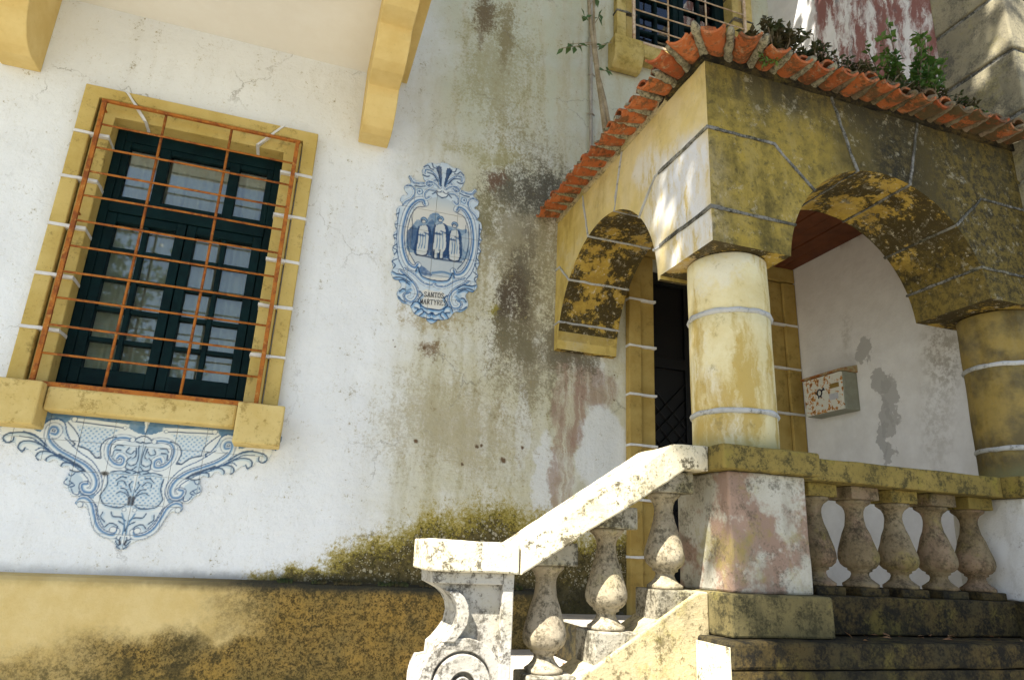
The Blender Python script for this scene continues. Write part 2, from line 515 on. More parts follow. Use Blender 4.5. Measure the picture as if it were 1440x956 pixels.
M = dict(
    facade=mat_facade(), plinth=mat_plinth(), porch=mat_porch(), column=mat_column(), wing=mat_wing(), glass=mat_glass(), glaze=mat_glaze(),
    frame=mat_ochre('window_stone', (0.57, 0.43, 0.145), (0.48, 0.345, 0.095), .6, (0.13, 0.09, 0.02), (.54, .66)),
    frame_mossy=mat_ochre('mossy_window_stone', (0.60, 0.48, 0.20), (0.48, 0.36, 0.10), .6, (0.16, 0.12, 0.02), (.46, .66)),
    bracket=mat_ochre('bracket_stone', (0.70, 0.54, 0.23), (0.62, 0.45, 0.165), .22, thr=(.6, .78)),
    door_stone=mat_ochre('door_stone', (0.43, 0.31, 0.095), (0.33, 0.22, 0.055), .5),
    sill=mat_ochre('sill_stone', (0.65, 0.51, 0.21), (0.56, 0.41, 0.14), .6, (0.20, 0.12, 0.015), (.53, .64)),
    rail=mat_stone('rail_stone', (0.68, 0.62, 0.47), (0.60, 0.52, 0.34), (0.045, 0.036, 0.016), .50, .58, .88, .3),
    newel=mat_stone('newel_stone', (0.50, 0.48, 0.43), (0.40, 0.37, 0.31), (0.05, 0.042, 0.03), .48, .58, .85, .2),
    stringer=mat_stone('stringer_stone', (0.48, 0.40, 0.23), (0.40, 0.33, 0.19), (0.07, 0.055, 0.02), .50, .60, .8, .6),
    baluster=mat_stone('baluster_stone', (0.42, 0.37, 0.27), (0.30, 0.25, 0.16), (0.04, 0.033, 0.02), .46, .60, .8, .35, 22, .15),
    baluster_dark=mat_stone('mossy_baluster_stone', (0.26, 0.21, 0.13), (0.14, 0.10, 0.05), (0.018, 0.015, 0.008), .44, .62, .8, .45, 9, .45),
    pedestal=mat_stone('pedestal_stone', (0.50, 0.48, 0.41), (0.38, 0.35, 0.27), (0.07, 0.06, 0.04), .50, .62, .7, .55, 6, 1.0),
    capstone=mat_stone('cap_stone', (0.27, 0.20, 0.055), (0.18, 0.135, 0.035), (0.035, 0.032, 0.014), .47, .60, .85, .6),
    base_stone=mat_stone('shaded_base_stone', (0.20, 0.16, 0.065), (0.12, 0.10, 0.045), (0.03, 0.028, 0.014), .46, .58, .85, .5, 8),  # dark tone stands in for missing shade on the pedestal base
    mossy=mat_stone('mossy_stone', (0.085, 0.058, 0.018), (0.040, 0.034, 0.016), (0.006, 0.006, 0.005), .43, .57, .92, .2),
    whitewash=mat_stone('worn_whitewash', (0.60, 0.61, 0.60), (0.50, 0.48, 0.43), (0.13, 0.11, 0.08), .53, .66, .65, .2),
    quoin=mat_stone('quoin_stone', (0.30, 0.265, 0.17), (0.20, 0.175, 0.115), (0.06, 0.058, 0.05), .46, .60, .75, .35, 5),
    block=mat_stone('lichen_block_stone', (0.40, 0.37, 0.30), (0.27, 0.24, 0.17), (0.04, 0.034, 0.02), .45, .57, .88, .4, 10),
    step=mat_stone('step_stone', (0.50, 0.47, 0.41), (0.42, 0.38, 0.31), (0.06, 0.055, 0.04), .53, .66, .7, .25),
    terracotta=mat_tile(),
    mortar=mat_stone('lichen_mortar', (0.36, 0.32, 0.21), (0.26, 0.23, 0.15), (0.06, 0.05, 0.03), .46, .57, .85, .25, 22),
    joint=mat_stone('grey_joint', (0.30, 0.29, 0.26), (0.15, 0.145, 0.12), (0.03, 0.028, 0.018), .43, .56, .9, .3, 8),
    joint_pale=mat_stone('pale_joint', (0.50, 0.50, 0.48), (0.36, 0.36, 0.34), (0.10, 0.095, 0.07), .50, .62, .8, .15, 12),
    joint_white=mat_stone('white_joint', (0.74, 0.73, 0.70), (0.66, 0.65, 0.62), (0.25, 0.22, 0.15), .58, .70, .6, 0, 30),
    soffit=mat_plain('soffit_paint', (0.80, 0.77, 0.70), (0.76, 0.72, 0.64), .9, 2.0),
    teal=mat_plain('teal_paint', (0.0012, 0.0095, 0.0105), (0.0025, 0.017, 0.018), .55, 9, .10),
    rust=mat_rust('rusty_iron', (0.40, 0.135, 0.02), (0.23, 0.065, 0.015), (0.50, 0.27, 0.07)),
    rust_pale=mat_rust('pale_painted_iron', (0.62, 0.50, 0.36), (0.48, 0.33, 0.18), (0.34, 0.15, 0.05)),
    curtain=mat_plain('curtain_cloth', (0.86, 0.81, 0.66), (0.78, 0.73, 0.58), .95, 6),
    dark=mat_plain('dark_room', (0.012, 0.012, 0.012), None, .9),
    door=mat_plain('black_door', (0.002, 0.002, 0.002), (0.003, 0.003, 0.003), .5, 8),
    board=mat_plain('red_brown_board', (0.14, 0.042, 0.014), (0.09, 0.028, 0.010), .7, 10),
    conduit=mat_plain('grey_conduit', (0.40, 0.37, 0.31), (0.30, 0.27, 0.22), .6, 20),
    bark=mat_plain('bark', (0.16, 0.12, 0.07), (0.09, 0.065, 0.04), .9, 14, bump=.6),
    pale_bark=mat_plain('pale_bark', (0.40, 0.33, 0.22), (0.24, 0.19, 0.11), .85, 14, bump=.5),
    leaf=mat_leaf('bright_leaf', (0.12, 0.20, 0.03), (0.04, 0.10, 0.016)),
    leaf_dark=mat_leaf('dark_leaf', (0.035, 0.055, 0.014), (0.07, 0.055, 0.02)),
    leaf_tree=mat_leaf('tree_leaf', (0.05, 0.10, 0.02), (0.035, 0.075, 0.015)),
    leaf_sap=mat_leaf('sapling_leaf', (0.10, 0.17, 0.05), (0.06, 0.12, 0.03)),
    litter=mat_plain('dry_leaf_litter', (0.16, 0.07, 0.03), (0.26, 0.15, 0.07), .9, 40),
    ground=mat_stone('yard_ground', (0.27, 0.26, 0.23), (0.23, 0.22, 0.19), (0.15, 0.14, 0.11), .5, .7, .5, .15, 3),
    mailbox=mat_mailbox(), box_grey=mat_plain('grey_green_metal', (0.30, 0.31, 0.24), (0.26, 0.26, 0.20), .6, 20),
    box_rust=mat_rust('rust_trim', (0.30, 0.10, 0.02), (0.42, 0.36, 0.20), (0.12, 0.05, 0.02)),
    ink=mat_plain('black_print', (0.010, 0.010, 0.016), (0.012, 0.012, 0.02), .4),
    brass=mat_plain('aged_brass', (0.30, 0.20, 0.05), None, .6),
    decal=mat_plain('worn_grey_decal', (0.42, 0.43, 0.47), (0.52, 0.52, 0.52), .6, 60),
    render_pale=mat_plain('house_render', (0.72, 0.71, 0.68), None, .9, 3),
)


# ================================================================ mesh helpers
def newobj(name, bm, mat, parent=None, smooth=False):
    me = bpy.data.meshes.new(name)
    bmesh.ops.recalc_face_normals(bm, faces=bm.faces[:])
    bm.to_mesh(me)
    bm.free()
    if smooth:
        for p in me.polygons:
            p.use_smooth = True
    me.materials.append(M[mat])
    o = bpy.data.objects.new(name, me)
    C.objects.link(o)
    if parent is not None:
        o.parent = parent
    return o


def empty(name, label, cat, group=None):
    o = bpy.data.objects.new(name, None)
    o.empty_display_size = 0.1
    C.objects.link(o)
    tag(o, label, cat, group)
    return o


def tag(o, label=None, cat=None, group=None, kind=None):
    if label:
        o['label'] = label
    if cat:
        o['category'] = cat
    if group:
        o['group'] = group
    if kind:
        o['kind'] = kind
    return o


def part(name, parent):
    o = bpy.data.objects.new(name, None)
    o.empty_display_size = 0.05
    C.objects.link(o)
    o.parent = parent
    return o


def add_box(bm, x0, x1, y0, y1, z0, z1):
    vs = [bm.verts.new(p) for p in ((x0, y0, z0), (x1, y0, z0), (x1, y1, z0), (x0, y1, z0), (x0, y0, z1), (x1, y0, z1), (x1, y1, z1), (x0, y1, z1))]
    for f in ((0, 3, 2, 1), (4, 5, 6, 7), (0, 1, 5, 4), (1, 2, 6, 5), (2, 3, 7, 6), (3, 0, 4, 7)):
        bm.faces.new([vs[i] for i in f])


def soften(bm, bev=0.006, seg=2):
    if bev:
        bmesh.ops.bevel(bm, geom=bm.edges[:], offset=bev, segments=seg, affect='EDGES', profile=0.5)


def weather(bm, amp=0.004, size=0.05, freq=9):
    """split long edges and push the surface about, as worn stone"""
    for _ in range(7):
        es = [e for e in bm.edges if e.calc_length() > size * 1.6]
        if not es:
            break
        bmesh.ops.subdivide_edges(bm, edges=es, cuts=1, use_grid_fill=True)
        if len(bm.verts) > 9000:
            break
    bmesh.ops.triangulate(bm, faces=[f for f in bm.faces if len(f.verts) > 4])
    for v in bm.verts:
        n = mnoise.noise_vector(v.co * freq) * amp + mnoise.noise_vector(v.co * freq * 3.3) * amp * .5
        v.co += n


def box(name, mat, parent, x0, x1, y0, y1, z0, z1, bev=0.006, worn=0.0, size=0.05):
    bm = bmesh.new()
    add_box(bm, x0, x1, y0, y1, z0, z1)
    soften(bm, bev)
    if worn:
        weather(bm, worn, size)
    return newobj(name, bm, mat, parent)


def add_prism(bm, poly, axis, a, b):
    """poly of (u, z); axis 'y': u is x, runs y a..b; axis 'x': u is y, runs x a..b"""
    def P(u, z, t):
        return (u, t, z) if axis == 'y' else (t, u, z)
    A = [bm.verts.new(P(u, z, a)) for u, z in poly]
    B = [bm.verts.new(P(u, z, b)) for u, z in poly]
    bm.faces.new(A)
    bm.faces.new(B[::-1])
    n = len(poly)
    for i in range(n):
        j = (i + 1) % n
        bm.faces.new((A[i], B[i], B[j], A[j]))


def prism(name, mat, parent, poly, axis, a, b, bev=0.0, worn=0.0, size=0.05):
    bm = bmesh.new()
    add_prism(bm, poly, axis, a, b)
    bmesh.ops.recalc_face_normals(bm, faces=bm.faces[:])
    if bev:
        soften(bm, bev)
    if worn:
        weather(bm, worn, size)
    return newobj(name, bm, mat, parent)


def add_lathe(bm, prof, seg=28, cx=0, cy=0, cz=0, a0=0.0, a1=2 * math.pi):
    full = abs(a1 - a0 - 2 * math.pi) < 1e-6
    rings = []
    n = seg if full else seg + 1
    for r, z in prof:
        rings.append([bm.verts.new((cx + r * math.cos(a0 + (a1 - a0) * k / seg), cy + r * math.sin(a0 + (a1 - a0) * k / seg), cz + z)) for k in range(n)])
    for i in range(len(prof) - 1):
        for k in range(seg):
            k2 = (k + 1) % n
            bm.faces.new((rings[i][k], rings[i][k2], rings[i + 1][k2], rings[i + 1][k]))
    if full:
        bm.faces.new(rings[0][::-1])
        bm.faces.new(rings[-1])


def add_tube(bm, pts, rad_, seg=8):
    pts = [Vector(p) for p in pts]
    rr = rad_ if isinstance(rad_, (list, tuple)) else [rad_] * len(pts)
    rings = []
    for i, p in enumerate(pts):
        d = (pts[min(i + 1, len(pts) - 1)] - pts[max(i - 1, 0)]).normalized()
        u = d.cross(Vector((0.31, 0.2, 0.93)))
        if u.length < 1e-3:
            u = d.cross(Vector((1, 0, 0)))
        u.normalize()
        w = d.cross(u)
        rings.append([bm.verts.new(p + (u * math.cos(2 * math.pi * k / seg) + w * math.sin(2 * math.pi * k / seg)) * rr[i]) for k in range(seg)])
    for i in range(len(pts) - 1):
        for k in range(seg):
            k2 = (k + 1) % seg
            bm.faces.new((rings[i][k], rings[i][k2], rings[i + 1][k2], rings[i + 1][k]))
    bm.faces.new(rings[0][::-1])
    bm.faces.new(rings[-1])


def tube(name, mat, parent, pts, r, seg=8):
    bm = bmesh.new()
    add_tube(bm, pts, r, seg)
    return newobj(name, bm, mat, parent, True)


def add_leaf(bm, p, d, up, ln, wd):
    d = d.normalized()
    s_ = d.cross(up)
    if s_.length < 1e-4:
        s_ = d.cross(Vector((1, 0.3, 0)))
    s_ = s_.normalized() * wd
    n_ = s_.cross(d).normalized() * wd * .35
    a = bm.verts.new(p)
    b = bm.verts.new(p + d * ln * .45 + s_ + n_)
    c = bm.verts.new(p + d * ln)
    e = bm.verts.new(p + d * ln * .45 - s_ + n_)
    mid = bm.verts.new(p + d * ln * .5)
    for f in ((a, mid, b), (b, mid, c), (c, mid, e), (e, mid, a)):
        bm.faces.new(f)


def rv(k=1.0):
    return Vector((random.uniform(-k, k), random.uniform(-k, k), random.uniform(-k, k)))


def z(v):                       # heights below are measured from eye level
    return v + Z0


# ================================================================ ground
bm = bmesh.new()
add_box(bm, -400, 400, -700, 60, -0.5, 0.0)
tag(newobj('ground', bm, 'ground'), kind='structure')

# ================================================================ the house
house = empty('house', 'white plastered house with ochre trim, stained wall and overhanging upper storey', 'house')


def wall_with_holes(name, mat, parent, x0, x1, z0, z1, holes, y0, y1):
    xs = sorted({x0, x1} | {h[0] for h in holes} | {h[1] for h in holes})
    zs = sorted({z0, z1} | {h[2] for h in holes} | {h[3] for h in holes})
    bm = bmesh.new()
    V = {}

    def vv(x, y, zz):
        k = (round(x, 5), round(y, 5), round(zz, 5))
        if k not in V:
            V[k] = bm.verts.new(k)
        return V[k]

    def solid(i, j):
        if i < 0 or j < 0 or i >= len(xs) - 1 or j >= len(zs) - 1:
            return False
        cx, cz = (xs[i] + xs[i + 1]) / 2, (zs[j] + zs[j + 1]) / 2
        return not any(h[0] < cx < h[1] and h[2] < cz < h[3] for h in holes)
    for i in range(len(xs) - 1):
        for j in range(len(zs) - 1):
            if not solid(i, j):
                continue
            a, b, c, d = xs[i], xs[i + 1], zs[j], zs[j + 1]
            for y in (y0, y1):
                bm.faces.new((vv(a, y, c), vv(b, y, c), vv(b, y, d), vv(a, y, d)))
            for (di, dj, p, q) in ((-1, 0, (a, c), (a, d)), (1, 0, (b, c), (b, d)), (0, -1, (a, c), (b, c)), (0, 1, (a, d), (b, d))):
                if not solid(i + di, j + dj):
                    bm.faces.new((vv(p[0], y0, p[1]), vv(q[0], y0, q[1]), vv(q[0], y1, q[1]), vv(p[0], y1, p[1])))
    return newobj(name, bm, mat, parent)


WIN = (-1.135, -0.245, z(.665), z(2.165))           # lower window opening
UWX = 3.205                                         # the upper window is the lower one moved by this much
UWZ = 2.985
UWIN = (WIN[0] + UWX, WIN[1] + UWX, WIN[2] + UWZ, WIN[3] + UWZ)
DOOR = (2.175, 3.08, z(-.33), z(1.95))
wall_with_holes('facade_wall', 'facade', house, -4.5, 3.35, 0.0, z(5.6), [(h_[0] - .03, h_[1] + .03, h_[2] - .03, h_[3] + .03) for h_ in (WIN, UWIN)] + [DOOR], 0.0, 0.34)
bm = bmesh.new()
add_box(bm, -4.5, 3.35, 1.3, 1.5, 0, z(5.6))
add_box(bm, -4.7, -4.5, 0.0, 1.5, 0, z(5.6))
newobj('inner_wall', bm, 'dark', house)
box('floor_slab', 'dark', house, -4.5, 3.35, .345, 1.3, z(2.42), z(2.6), 0)
box('roof_slab', 'render_pale', house, -4.9, 3.345, -.92, 1.8, z(5.602), z(5.75), 0)
box('overhang_shade_roof', 'render_pale', house, -4.9, .95, -2.2, -.922, z(5.603), z(5.75), 0)  # unseen eave added to keep sun off the wall by the overhang
# ochre foot of the wall
bm = bmesh.new()
add_prism(bm, [(0.0, 0.0), (-.055, 0.0), (-.055, z(-.225)), (-.045, z(-.208)), (0.0, z(-.196))], 'x', -4.5, 1.42)
newobj('plinth', bm, 'plinth', house)

# overhanging upper storey
bm = bmesh.new()
add_box(bm, -4.5, .345, -1.72, 0.0, z(2.87), z(5.6))
newobj('overhang', bm, 'soffit', house)
bm = bmesh.new()
add_box(bm, .348, .42, -1.76, -.002, z(2.862), z(3.05))
newobj('overhang_trim', bm, 'bracket', house)
prof = [(0.0, 2.875), (0.0, 2.36), (-.15, 2.345), (-.21, 2.358), (-.26, 2.39), (-.30, 2.44), (-.325, 2.49), (-.34, 2.545),
        (-.50, 2.535), (-.57, 2.55), (-.63, 2.585), (-.67, 2.63), (-.69, 2.685), (-.84, 2.68), (-.92, 2.70), (-.97, 2.74), (-1.0, 2.79), (-1.15, 2.785), (-1.22, 2.80), (-1.27, 2.83), (-1.29, 2.875)]
prof = [(u, z(h)) for u, h in prof]
for x0, w_, lb in ((.163, .18, 'ochre bracket with its tip by the tile medallion'), (-1.725, .185, 'ochre bracket above the window corner')):
    b_ = prism('bracket', 'bracket', house, prof, 'x', x0, x0 + w_, 0.005)
    b_['label'] = lb


# ---------------------------------------------------------------- windows (parts of the house)
def surround(parent, ox, oz, mat, jm, mossy=False):
    """stone surround with stepped profile, mortar joints, sill and sill blocks"""
    sur = part('window_surround', parent)
    xl0, xl1, xr1, xr0 = -1.30, WIN[0], WIN[1], -.072
    zt1, zt0, zb = WIN[3], z(2.32), WIN[2]
    nj = [zb, zb + .265, zb + .545, zb + .815, zb + 1.09, zb + 1.36]

    def stone(poly_outer, poly_inner):
        bm = bmesh.new()
        add_prism(bm, [(a + ox, b + oz) for a, b in poly_outer], 'y', -.062, .0)
        soften(bm, .004, 1)
        o = newobj('jamb_stone', bm, mat, sur)
        bm = bmesh.new()
        add_prism(bm, [(a + ox, b + oz) for a, b in poly_inner], 'y', -.040, .16)
        soften(bm, .004, 1)
        newobj('jamb_stone', bm, mat, sur)
        return o
    g_ = .005
    for k in range(5):
        a, b = nj[k] + g_, nj[k + 1] - g_
        off = .075
        stone([(xl0, a), (xl0 + off, a), (xl0 + off, b), (xl0, b)], [(xl0 + off + .008, a), (xl1, a), (xl1, b), (xl0 + off + .008, b)])
        stone([(xr0 - off, a), (xr0, a), (xr0, b), (xr0 - off, b)], [(xr1, a), (xr0 - off - .008, a), (xr0 - off - .008, b), (xr1, b)])
    # lintel in three stones with slanting joints
    a = nj[5] + g_
    zo = zt0 - .065
    cuts_o = [(xl0, None), (-1.09, -1.045), (-.335, -.29), (xr0, None)]
    lo = [(xl0, a), (xl0 + .075, a), (xl0 + .075, zo), (-1.045, zo), (-1.11, zt0), (xl0, zt0)]
    li = [(xl0 + .083, a), (xl1, a), (xl1, zt1), (-.985, zt1), (-1.042, zo - .008), (xl0 + .083, zo - .008)]
    stone(lo, li)
    stone([(-1.033, zo), (-.337, zo), (-.272, zt0), (-1.098, zt0)], [(-.973, zt1), (-.397, zt1), (-.340, zo - .008), (-1.030, zo - .008)])
    mx = xl0 + xr0
    stone([(mx - u, v_) for u, v_ in lo][::-1], [(xr1 if abs((mx - u) - (mx - xl1)) < 1e-6 else (mx - u), v_) for u, v_ in li][::-1])
    # mortar joints, slightly proud
    for k in range(1, 6):
        for (p, q) in ((xl0 - .004, xl1 + .004), (xr1 - .004, xr0 + .004)):
            bm = bmesh.new()
            add_box(bm, p + ox, q + ox, -.066, .10, nj[k] - .008 + oz, nj[k] + .008 + oz)
            weather(bm, .004, .03, 30)
            newobj('mortar_joint', bm, jm, sur)
    for sgn in (0, 1):
        pl = [(-1.11, zt0 + .002), (-1.095, zt0 + .002), (-.970, zt1 - .002), (-.985, zt1 - .002)]
        if sgn:
            pl = [(mx - u, v_) for u, v_ in pl][::-1]
        bm = bmesh.new()
        add_prism(bm, [(u + ox, v_ + oz) for u, v_ in pl], 'y', -.067, .05)
        weather(bm, .003, .03, 30)
        newobj('mortar_joint', bm, jm, sur)
    # sill and its two corner blocks
    box('sill', 'sill' if not mossy else mat, sur, -1.108 + ox, -.262 + ox, -.105, .13, z(.531) + oz, z(.648) + oz, .012)
    for (p, q) in ((-1.345, -1.112), (-.258, -.032)):
        if mossy:
            bm = bmesh.new()
            pr = [(0, .2), (-.12, .2), (-.12, .06), (-.115, .02), (-.095, -.02), (-.06, -.045), (-.02, -.045), (0, -.03)]
            add_prism(bm, [(u, z(.455) + v_ + oz) for u, v_ in pr], 'x', p + ox, q + ox)
            soften(bm, .006)
            newobj('sill_block', bm, mat, sur)
        else:
            box('sill_block', 'sill', sur, p + ox, q + ox, -.165, 0.0, z(.448) + oz, z(.655) + oz, .008, .002)
    return sur


def casement(parent, ox, oz):
    w_ = part('window', parent)
    x0, x1, z0, z1 = WIN[0] + ox + .001, WIN[1] + ox - .001, WIN[2] + oz - .012, WIN[3] + oz - .001
    ya, yb = .070, .120
    zt = z0 + 1.035                                   # transom
    fr = .045

    def bar(name, a, b, c, d, y0=ya, y1=yb):
        return box(name, 'teal', w_, a, b, y0, y1, c, d, .004)
    for a, b in ((x0, x0 + fr), (x1 - fr, x1)):
        bar('frame', a, b, z0, z1)
    bar('frame', x0 + fr, x1 - fr, z0, z0 + .05)
    bar('frame', x0 + fr, x1 - fr, z1 - .07, z1)
    bar('transom', x0 + fr, x1 - fr, zt - .035, zt + .04, ya - .012, yb)

    def panes(cols, rows, y_):
        for i in range(len(cols)):
            for j in range(len(rows)):
                a, b = cols[i]
                c, d = rows[j]
                o = box('pane', 'glass', w_, a - .004, b + .004, y_, y_ + .004, c - .004, d + .004, 0)
    # top light with three panes
    c0, c1 = x0 + fr, x1 - fr
    wz0, wz1 = zt + .04, z1 - .07
    sp = [c0 + .035, c0 + .185, c0 + .24, c1 - .24, c1 - .185, c1 - .035]
    bar('sash', c0 + .001, sp[0], wz0, wz1, ya + .004)
    bar('sash', sp[1], sp[2], wz0, wz1, ya + .004)
    bar('sash', sp[3], sp[4], wz0, wz1, ya + .004)
    bar('sash', sp[5], c1 - .001, wz0, wz1, ya + .004)
    for p, q in ((sp[0], sp[1]), (sp[2], sp[3]), (sp[4], sp[5])):
        bar('sash', p, q, wz0, wz0 + .032, ya + .006)
        bar('sash', p, q, wz1 - .032, wz1, ya + .006)
    panes([(sp[0], sp[1]), (sp[2], sp[3]), (sp[4], sp[5])], [(wz0 + .032, wz1 - .032)], ya + .03)
    # two leaves, two by five panes each
    zc0, zc1 = z0 + .05, zt - .035
    xm = (x0 + x1) / 2
    for a, b in ((c0 + .002, xm - .003), (xm + .003, c1 - .002)):
        st = .048
        bar('stile', a, a + st, zc0 + .002, zc1 - .002, ya - .006)
        bar('stile', b - st, b, zc0 + .002, zc1 - .002, ya - .006)
        bar('rail', a + st, b - st, zc0 + .002, zc0 + .085, ya - .004)
        bar('rail', a + st, b - st, zc1 - .05, zc1 - .002, ya - .004)
        u0, u1 = a + st, b - st
        um = (u0 + u1) / 2
        v0, v1 = zc0 + .085, zc1 - .05
        bar('glazing_bar', um - .013, um + .013, v0, v1, ya + .004)
        rows = []
        n = 5
        h = (v1 - v0 - (n - 1) * .024) / n
        for k in range(n):
            lo = v0 + k * (h + .024)
            rows.append((lo, lo + h))
            if k:
                bar('glazing_bar', u0, um - .0135, lo - .024, lo, ya + .006)
                bar('glazing_bar', um + .0135, u1, lo - .024, lo, ya + .006)
        panes([(u0, um - .013), (um + .013, u1)], rows, ya + .03)
    return w_


surround(house, 0, 0, 'frame', 'joint_white')
casement(house, 0, 0)
surround(house, UWX, UWZ, 'frame_mossy', 'joint', True)
casement(house, UWX, UWZ)


def curtain(name, label, ox, oz):
    bm = bmesh.new()
    n = 120
    rows = []
    for zz in (WIN[2] + oz - .05, (WIN[2] + WIN[3]) / 2 + oz, WIN[3] + oz + .05):
        r_ = []
        for k in range(n + 1):
            x = WIN[0] - .05 + ox + (WIN[1] - WIN[0] + .1) * k / n
            r_.append(bm.verts.new((x, .150 + .018 * math.sin(x * 62) + .010 * math.sin(x * 141 + zz), zz)))
        rows.append(r_)
    for j in range(2):
        for k in range(n):
            bm.faces.new((rows[j][k], rows[j][k + 1], rows[j + 1][k + 1], rows[j + 1][k]))
    o = newobj(name, bm, 'curtain', None, True)
    tag(o, label, 'curtain', None)


curtain('curtain', 'beige curtain behind the panes of the window over the blue tile apron', 0, 0)
curtain('curtain', 'beige curtain behind the panes of the upper window above the porch roof', UWX, UWZ)


# ---------------------------------------------------------------- iron grilles
def grille(label, ox, oz, mat):
    g = empty('window_grille', label, 'grille', 'iron grilles over the windows')
    x0, x1, z0, z1, y0 = -1.180 + ox, -.178 + ox, z(.662) + oz, z(2.212) + oz, -.098
    for a, b, c, d, nm in ((x0 - .011, x0 + .011, z0, z1, 'frame_bar'), (x1 - .011, x1 + .011, z0, z1, 'frame_bar'),
                           (x0 - .014, x1 + .014, z1 - .002, z1 + .012, 'frame_bar'), (x0 - .02, x1 + .02, z0 - .018, z0 + .004, 'frame_bar')):
        box(nm, mat, g, a, b, y0 - .008, y0 + .012, c, d, .002, .0012, .06)
    for k in range(1, 11):
        zz = z0 + (z1 - z0) * k / 11
        tube('cross_bar', mat, g, [(x0 + .011, y0, zz + random.uniform(-.003, .003)), ((x0 + x1) / 2, y0 - .002, zz + random.uniform(-.004, .004)), (x1 - .011, y0, zz)], .0058, 6)
    for k in (1, 2):
        xx = x0 + (x1 - x0) * (.30 if k == 1 else .64)
        tube('upright_bar', mat, g, [(xx, y0 + .011, z0), (xx + .004, y0 + .012, (z0 + z1) / 2), (xx, y0 + .011, z1 - .002)], .0072, 6)
    for a in (x0, x1):
        for zz in (z0 + .9, z1 - .03):
            tube('fixing_pin', mat, g, [(a, y0 + .01, zz), (a, -.03, zz)], .006, 6)
    return g


grille('rusty orange iron grille over the window above the blue tile apron', 0, 0, 'rust')
grille('pale painted iron grille over the upper window above the porch roof', UWX, UWZ, 'rust_pale')

# ---------------------------------------------------------------- door and its stone frame (parts of the house)
ds = part('door_surround', house)
nzs = [z(-.33), z(.0), z(.33), z(.66), z(.98), z(1.30), z(1.62), z(1.95)]
for k in range(7):
    a, b = nzs[k] + .005, nzs[k + 1] - .005
    for (p, q, r_, s_) in ((2.0, 2.085, 2.088, 2.19), (3.24, 3.345, 3.065, 3.237)):
        box('jamb_stone', 'door_stone', ds, p, q, -.055, 0.0, a, b, .004)
        box('jamb_stone', 'door_stone', ds, r_, s_, -.035, .14, a, b, .004)
    for (p, q) in ((1.997, 2.193), (3.062, 3.347)):
        if k:
            bm = bmesh.new()
            add_box(bm, p, q, -.06, .13, nzs[k] - .007, nzs[k] + .007)
            weather(bm, .003, .04, 30)
            newobj('mortar_joint', bm, 'joint_white', ds)
box('lintel_stone', 'door_stone', ds, 2.0, 3.345, -.055, .14, z(1.955), z(2.06), .004)
dr = part('door', house)
for p, q in ((2.19, 2.625), (2.63, 3.065)):
    box('door_leaf', 'door', dr, p, q, .20, .24, z(-.33), z(1.95), .004)
    for (a, b, c, d) in ((p, p + .07, z(-.33), z(1.95)), (q - .07, q, z(-.33), z(1.95)), (p + .07, q - .07, z(-.33), z(.05)), (p + .07, q - .07, z(1.25), z(1.33)), (p + .07, q - .07, z(1.86), z(1.95))):
        box('door_rail', 'door', dr, a, b, .175, .20, c, d, .004)
    bm = bmesh.new()
    n = 8
    for k in range(-12, 9):
        for sg in (1, -1):
            xa, xb = p + .07, q - .07
            za = z(.05) + (k + 12) * .11 - (0 if sg > 0 else 0)
            pts = []
            if sg > 0:
                a_, b_ = Vector((xa, .186, za - .3)), Vector((xb, .186, za))
            else:
                a_, b_ = Vector((xa, .190, za)), Vector((xb, .190, za - .3))
            if min(a_.z, b_.z) > z(.05) and max(a_.z, b_.z) < z(1.25):
                add_tube(bm, [a_, b_], .006, 5)
    newobj('lattice', bm, 'door', dr)

# ---------------------------------------------------------------- wing at right angles to the facade (a part of the same house)
box('wing_wall', 'wing', house, 3.35, 3.70, -1.385, .34, 0.0, z(5.6), 0)
box('wing_core', 'quoin', house, 3.40, 6.5, -1.75, -1.39, 0.0, z(5.6), 0)
k = 0
zz = z(2.65) - .375 * 7 - .375 * 2
while zz < z(5.6):
    y_in = -1.388
    bm = bmesh.new()
    add_box(bm, 3.335, 3.335 + (.55 if k % 2 else .42), -1.795, y_in, zz + .012, zz + .375 - .012)
    soften(bm, .01, 2)
    weather(bm, .003, .08, 8)
    newobj('quoin', bm, 'quoin', house)
    zz += .375
    k += 1
box('quoin_joint', 'joint', house, 3.347, 3.90, -1.783, -1.389, 0.0, z(5.6), 0)
box('wing_front', 'quoin', house, 3.86, 6.5, -1.78, -1.751, 0.0, z(5.6), 0)

# ================================================================ porch
porch = empty('porch', 'weathered ochre stone porch with two round arches and tiled eaves', 'porch')
ZT = z(2.085)


